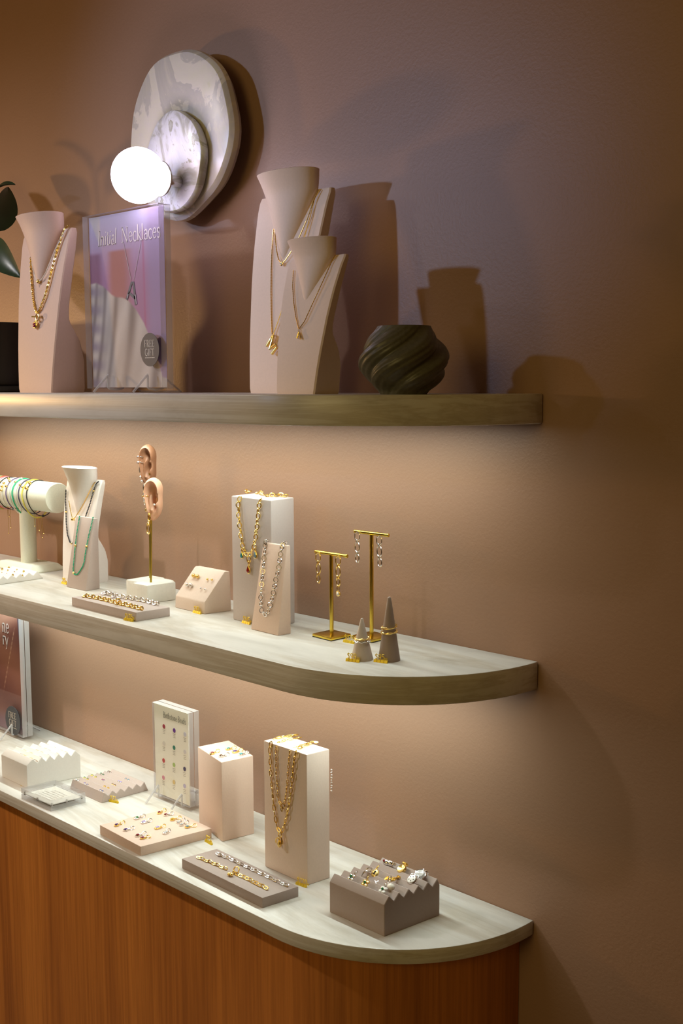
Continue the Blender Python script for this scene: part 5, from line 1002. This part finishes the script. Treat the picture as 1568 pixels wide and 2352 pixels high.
zC = ZB+K['block_quads']['C'][3]; LC = [('gold', 'amethyst', 'oval', 'gold charm with violet stone, leftmost on the pale pink tray'), ('silver', 'amethyst', 'oval', 'silver charm with violet stone, second from the left on the pale pink tray'), ('silver', 'emerald', 'rect', 'silver charm with green stone on the pale pink tray'), ('silver', 'lavender', 'rect', 'silver charm with lavender stone, beside the green one'), ('silver', 'garnet', 'oval', 'silver charm with plum red stone, touching a gold one near the tray front'), ('gold', 'rose', 'oval', 'gold charm with rose violet stone, nearest the front edge of the pink tray'), ('gold', 'garnet', 'oval', 'gold charm with red stone, rearmost on the pale pink tray'), ('silver', 'garnet', 'oval', 'silver charm with dark red stone at the back of the pale pink tray'), ('gold', 'topaz', 'oval', 'gold charm with honey stone at the right back of the pink tray'), ('silver', 'clear_stone', 'oval', 'silver charm with clear stone, upper of an overlapping pair'), ('silver', 'clear_stone', 'oval', 'silver charm with clear stone, lower of an overlapping pair'), ('gold', 'lavender', 'rect', 'gold charm with lavender stone in the middle of the pink tray'), ('silver', 'clear_stone', 'rect', 'small silver charm with clear stone, right of the tray centre'), ('gold', 'aqua', 'oval', 'gold charm with pale blue stone, rightmost on the pink tray')]
for i, (m, g_, sh, lb) in enumerate(LC): charm(K['C_ch'][2*i], K['C_ch'][2*i+1], zC, m, g_, lb, sh)
zBk = ZB+K['block_quads']['B'][3]
for i, (m, g_, sh, lb) in enumerate([('gold', 'garnet', 'oval', 'gold charm with dark red stone, leftmost on the mid height pink block'), ('gold', 'teal', 'oval', 'gold charm with teal stone, rearmost on the mid height pink block'), ('gold', 'amethyst', 'rect', 'gold charm with violet stone on the mid height pink block'), ('silver', 'smoky', 'oval', 'silver charm with dark stone at the front of the mid height pink block'), ('silver', 'teal', 'oval', 'silver charm with teal stone, rightmost on the mid height pink block')]): charm(K['B_ch'][2*i], K['B_ch'][2*i+1], zBk, m, g_, lb, sh)
# studs
def studs(pts, z, specs, labels, r, grp, drop=.0):
    for i, p in enumerate(pts):
        m, g_ = specs[i]; x, y, zz = p[0], p[1], p[2] if len(p) > 2 and z is None else z
        t = thing('ear_stud', labels[i], 'earring', (x, y, zz), grp); mb = MB(); mb.lathe([(r*.35, -.0008), (r, .0003), (r*1.05, .0016), (r*.8, .0023)], (x, y, zz), 12); mb.build('setting', M[m], t)
        MB().sphere((x, y, zz+.0020), r*.78, 10, s=(1, 1, .7)).build('gem', M[g_], t)
gc = [('silver', 'clear_stone', 'clear'), ('gold', 'emerald', 'green'), ('silver', 'amethyst', 'violet'), ('gold', 'peridot', 'olive'), ('silver', 'emerald', 'pale green'), ('silver', 'rose', 'pink'), ('silver', 'smoky', 'grey'), ('gold', 'topaz', 'amber'), ('silver', 'blue_stone', 'blue'), ('gold', 'smoky', 'brown'), ('silver', 'lavender', 'lilac'), ('silver', 'aqua', 'icy blue')]
sp = []; lb = []
for m, g_, n_ in gc:
    for s_ in ('left', 'right'): sp.append((m, g_)); lb.append('tiny %s stud with %s stone, %s of its pair in the mauve zigzag tray' % (m, n_, s_))
def gz(p, y0r, sp_, z0, zr_, dp):
    k = ((p[1]-y0r)/sp_) % 1.0; return z0+zr_-dp*(1-abs(k-.5)*2)
studs([(p[0], p[1], gz(p, -.179, .01848, ZB, .0205, .0085)+.0008) for p in K['G_st']], None, sp, lb, .0028, 'gem studs in the mauve zigzag tray')
for i, p in enumerate(K['W_st']):
    x, y = p[0]+.031, p[1]-.0185; z = gz((x, y), -.240, .0206, ZM, .018, .008)
    o = MB().sphere((x, y, z+.0012), .0026 if i % 3 == 0 else .0017, 8, s=(1, 1, 1.2)).build('ear_stud', M['gold']); tag(o, 'small gold stud in the white zigzag tray at the far left', 'earring', 'gold studs in the white zigzag tray')
nM = V((0, -.79, .61)); names = [('gold', 'large gold ball stud, left of the upper pair on the wedge block'), ('gold', 'large gold ball stud, right of the upper pair on the wedge block'), ('gold', 'tiny gold ball stud, left of the upper right pair on the wedge block'), ('gold', 'tiny gold ball stud, right of the upper right pair on the wedge block'), ('silver', 'large silver ball stud, left of the lower pair on the wedge block'), ('silver', 'large silver ball stud, right of the lower pair on the wedge block'), ('silver', 'tiny silver ball stud, left of the lower right pair on the wedge block'), ('silver', 'tiny silver ball stud, right of the lower right pair on the wedge block')]
for p, (m, l_) in zip(K['M_st'], names):
    r = .0040 if 'large' in l_ else .0022; tag(MB().sphere(tuple(V(p)+nM*(r*.5)), r, 14).build('ball_stud', M[m]), l_, 'earring')
# rings in the white grooved block
fr = sorted([(max(0, min(4, round((p[1]+.2222)/.0181))), p[0], i) for i, p in enumerate(K['F_ring'])]); cnt = {}
tot = {gi: sum(1 for f in fr if f[0] == gi) for gi in range(5)}
WORDS = {1: ['only one'], 2: ['left', 'right'], 3: ['leftmost', 'middle', 'rightmost'], 4: ['leftmost', 'second from left', 'third from left', 'rightmost']}
for gi, x, i in fr:
    y = -.2222+.0181*gi; z = ZB+.0612-.0105+.0030; k = cnt.get(gi, 0); cnt[gi] = k+1; mt = 'gold' if (i*7) % 3 else 'silver'; pos = ['front', 'second', 'middle', 'fourth', 'rear'][gi]
    t_ = MB().oval((x, y, z), (1, 0, .02*(-1)**i), (0, .75, .66), .0082, .0014, .0007, 20, 6).build('finger_ring', M[mt])
    tag(t_, 'thin %s ring, %s in the %s groove of the white block' % (mt, WORDS[tot[gi]][k], pos), 'ring', 'thin rings in the white grooved block')
# ================================================================== charms on the grooved block
zg = ZB+.0628-.0008; q = [V((p[0]+.0, p[1]-.002, zg)) for p in K['E_ch']]
tn = V((0, -.55, .83)); ux = V((1, 0, 0)); uy = V((0, .83, .55))
def flower(c, tip, m, pet, label):
    t = thing('flower_charm', label, 'charm', tuple(c)); c = c+V((0, 0, .001))
    for i in range(4):
        a = PI/4+PI/2*i; p = c+ux*(.0042*math.cos(a))+uy*(.0042*math.sin(a)); MB().sphere(tuple(p), .0036, 12, s=(1, 1, .7)).build('petal', M[pet], t)
    MB().sphere(tuple(c+tn*.0030), .0021, 10).build('gem', M['emerald'], t); d = (tip-c)
    MB().tube([c+uy*.006, c+uy*.0085], .001, 6).build('neck', M[m], t); MB().oval(tip+V((0, 0, .002)), d.normalized(), (.5, 0, .8), .0040, .0032, .0010, 18, 8).build('bail', M[m], t)
flower(q[0], q[1], 'silver', 'silver', 'silver flower charm with green centre, leftmost in the front groove'); flower(q[5], q[6], 'gold', 'gold', 'gold flower charm with green centre in the front groove'); flower(q[10], q[11], 'silver', 'enamel_white', 'white flower charm with green centre, rightmost in the front groove')
t = thing('horn_charm', 'silver crescent horn charm in the second groove', 'charm', tuple(q[2])); mb = MB(); P = [q[2]+ux*(-.0065*math.cos(a)+.004)+uy*(.008*math.sin(a)-.002)+tn*.002 for a in [math.radians(d) for d in range(-60, 80, 12)]]
mb.tube(P, [.0005+.0014*i/(len(P)-1) for i in range(len(P))], 8).build('horn', M['silver'], t); MB().oval(P[-1]+uy*.003+ux*.002, (1, 0, .2), (0, .5, .8), .0058, .0032, .0012, 18, 8).build('bail', M['silver'], t)
t = thing('disc_charm', 'round gold disc charm with a dark slot, in the second groove', 'charm', tuple(q[3])); c = q[3]
MB().loft([[tuple(c+ux*(.0066*k*math.cos(a))+uy*(.0074*k*math.sin(a))+tn*h_) for a in [2*PI*i/24 for i in range(24)]] for k, h_ in ((.9, 0), (1, .001), (1, .0025), (.8, .0036), (.1, .0040))]).build('disc', M['gold'], t)
MB().loft([[tuple(c+ux*sx_+uy*sy_+tn*h_) for sx_, sy_ in ((-.0012, -.003), (.0012, -.003), (.0012, .003), (-.0012, .003))] for h_ in (.003, .0044)]).build('slot', M['dark'], t); MB().oval(q[4]+V((0, 0, .003)), uy, (.6, 0, .7), .0042, .0034, .0010, 18, 8).build('bail', M['gold'], t)
t = thing('tail_charm', 'small silver whale tail charm in the second groove', 'charm', tuple(q[7])); c = q[7]
MB().tube([c-ux*.006+uy*.003, c-ux*.002-uy*.0, c+ux*.001+uy*.004], [.0006, .0016, .0005], 8).tube([c-ux*.002, c+ux*.004-uy*.004], [.0016, .001], 8).build('tail', M['silver'], t); MB().oval(c+ux*.005-uy*.005, ux, uy, .0026, .0018, .0006, 14, 6).build('bail', M['silver'], t)
t = thing('hand_charm', 'gold hand shaped charm in the third groove', 'charm', tuple(q[8])); c = q[8]
MB().tube([c-ux*.008-uy*.004, c-ux*.002+tn*.002, c+ux*.005+uy*.002+tn*.002, q[9]], [.0028, .0046, .0030, .0016], 10).build('palm', M['gold'], t)
for i in range(4): MB().tube([c-ux*.005-uy*(.001*i-.001)+tn*.004, c-ux*.010-uy*(.0022*i)+tn*.002], [.0014, .0008], 6).build('finger', M['gold'], t)
MB().oval(q[9]+ux*.002+V((0, 0, .002)), ux, tn, .0030, .0024, .0009, 14, 6).build('bail', M['gold'], t)
t = thing('pearl_charm', 'white pearl charm with a silver bail in the second groove', 'charm', tuple(q[12])); MB().sphere(tuple(q[12]+tn*.003), .0062, 18, s=(1.1, .9, .9)).build('pearl', M['pearl'], t); MB().tube([q[12]-ux*.006+uy*.003+tn*.004, q[12]-ux*.009+uy*.007+tn*.004], [.0016, .0010], 8).build('cap', M['silver'], t); MB().oval(q[12]-ux*.010+uy*.011+tn*.004, uy, tn, .0048, .0030, .0009, 16, 6).build('bail', M['silver'], t)
t = thing('nugget_charm', 'large silver heart locket charm with a red stone, rearmost left in the grooves', 'charm', tuple(q[13])); c = q[13]
MB().sphere(tuple(c+tn*.003-ux*.003), .0078, 16, s=(1, .8, .7)).sphere(tuple(c+tn*.003+ux*.005+uy*.001), .0072, 16, s=(.9, .8, .75)).build('body', M['silver'], t); MB().sphere(tuple(c-ux*.005-uy*.002+tn*.0085), .0021, 10).build('gem', M['garnet'], t); MB().oval(c+ux*.010+uy*.002+tn*.003, ux, tn, .0044, .0034, .0012, 16, 8).build('bail', M['silver'], t)
t = thing('nugget_charm', 'gold drop nugget charm in the rear groove', 'charm', tuple(q[14])); c = q[14]
MB().loft([[tuple(c+ux*(.0078*k*math.cos(a))+uy*(.0098*k*math.sin(a)*(1 if math.sin(a) < 0 else .8)-.001)+tn*h_) for a in [2*PI*i/20 for i in range(20)]] for k, h_ in ((.85, 0), (1, .003), (.8, .0062), (.5, .0052), (.1, .0046))]).build('body', M['gold'], t); MB().oval(c+uy*.009+tn*.003, ux, tn, .0048, .0034, .0014, 16, 8).build('bail', M['gold'], t)
t = thing('button_charm', 'round white enamel button charm with dark dots in the rear right grooves', 'charm', tuple(q[15])); c = q[15]+V((0, -.002, .001))
MB().loft([[tuple(c+ux*(.0086*k*math.cos(a))+uy*(.0086*k*math.sin(a))+tn*h_) for a in [2*PI*i/28 for i in range(28)]] for k, h_ in ((.9, -.002), (1, 0), (1, .003), (.86, .0044))]).build('rim', M['silver'], t)
fc = MB().loft([[tuple(c+ux*(.0072*k*math.cos(a))+uy*(.0072*k*math.sin(a))+tn*h_) for a in [2*PI*i/28 for i in range(28)]] for k, h_ in ((1, .004), (.9, .0052), (.1, .0058))]).build('face', M['enamel_white'], t)
for a in range(5): MB().sphere(tuple(c+ux*(.0040*math.cos(a*1.2566))+uy*(.0040*math.sin(a*1.2566))+tn*.0055), .0008, 8).build('dot', M['dark'], fc)
for s_ in (-1, 1): MB().oval(c+ux*(.0055*s_)+uy*.0075+tn*.002, ux, uy, .0026, .0026, .0008, 14, 6).build('loop', M['silver'], t)
t = thing('nugget_charm', 'flat clear silver edged pebble charm, rightmost in the rear groove', 'charm', tuple(q[16])); c = q[16]+V((.001, 0, .001))
sc = [1+.10*math.sin(5*a)+.06*math.sin(9*a+1) for a in [2*PI*i/36 for i in range(36)]]
MB().loft([[tuple(c+ux*(.0108*k*sc[i]*math.cos(2*PI*i/36))+uy*(.0100*k*sc[i]*math.sin(2*PI*i/36))+tn*h_) for i in range(36)] for k, h_ in ((.92, 0), (1, .0015), (.94, .0035), (.8, .0030))]).build('setting', M['silver'], t)
MB().loft([[tuple(c+ux*(.0086*k*math.cos(2*PI*i/20))+uy*(.008*k*math.sin(2*PI*i/20))+tn*h_) for i in range(20)] for k, h_ in ((1, .003), (.8, .0052), (.1, .0058))]).build('stone', M['clear_stone'], t, smooth=False); MB().oval(q[17]+V((.002, 0, .002)), ux, tn, .0046, .0038, .0012, 16, 8).build('bail', M['silver'], t)
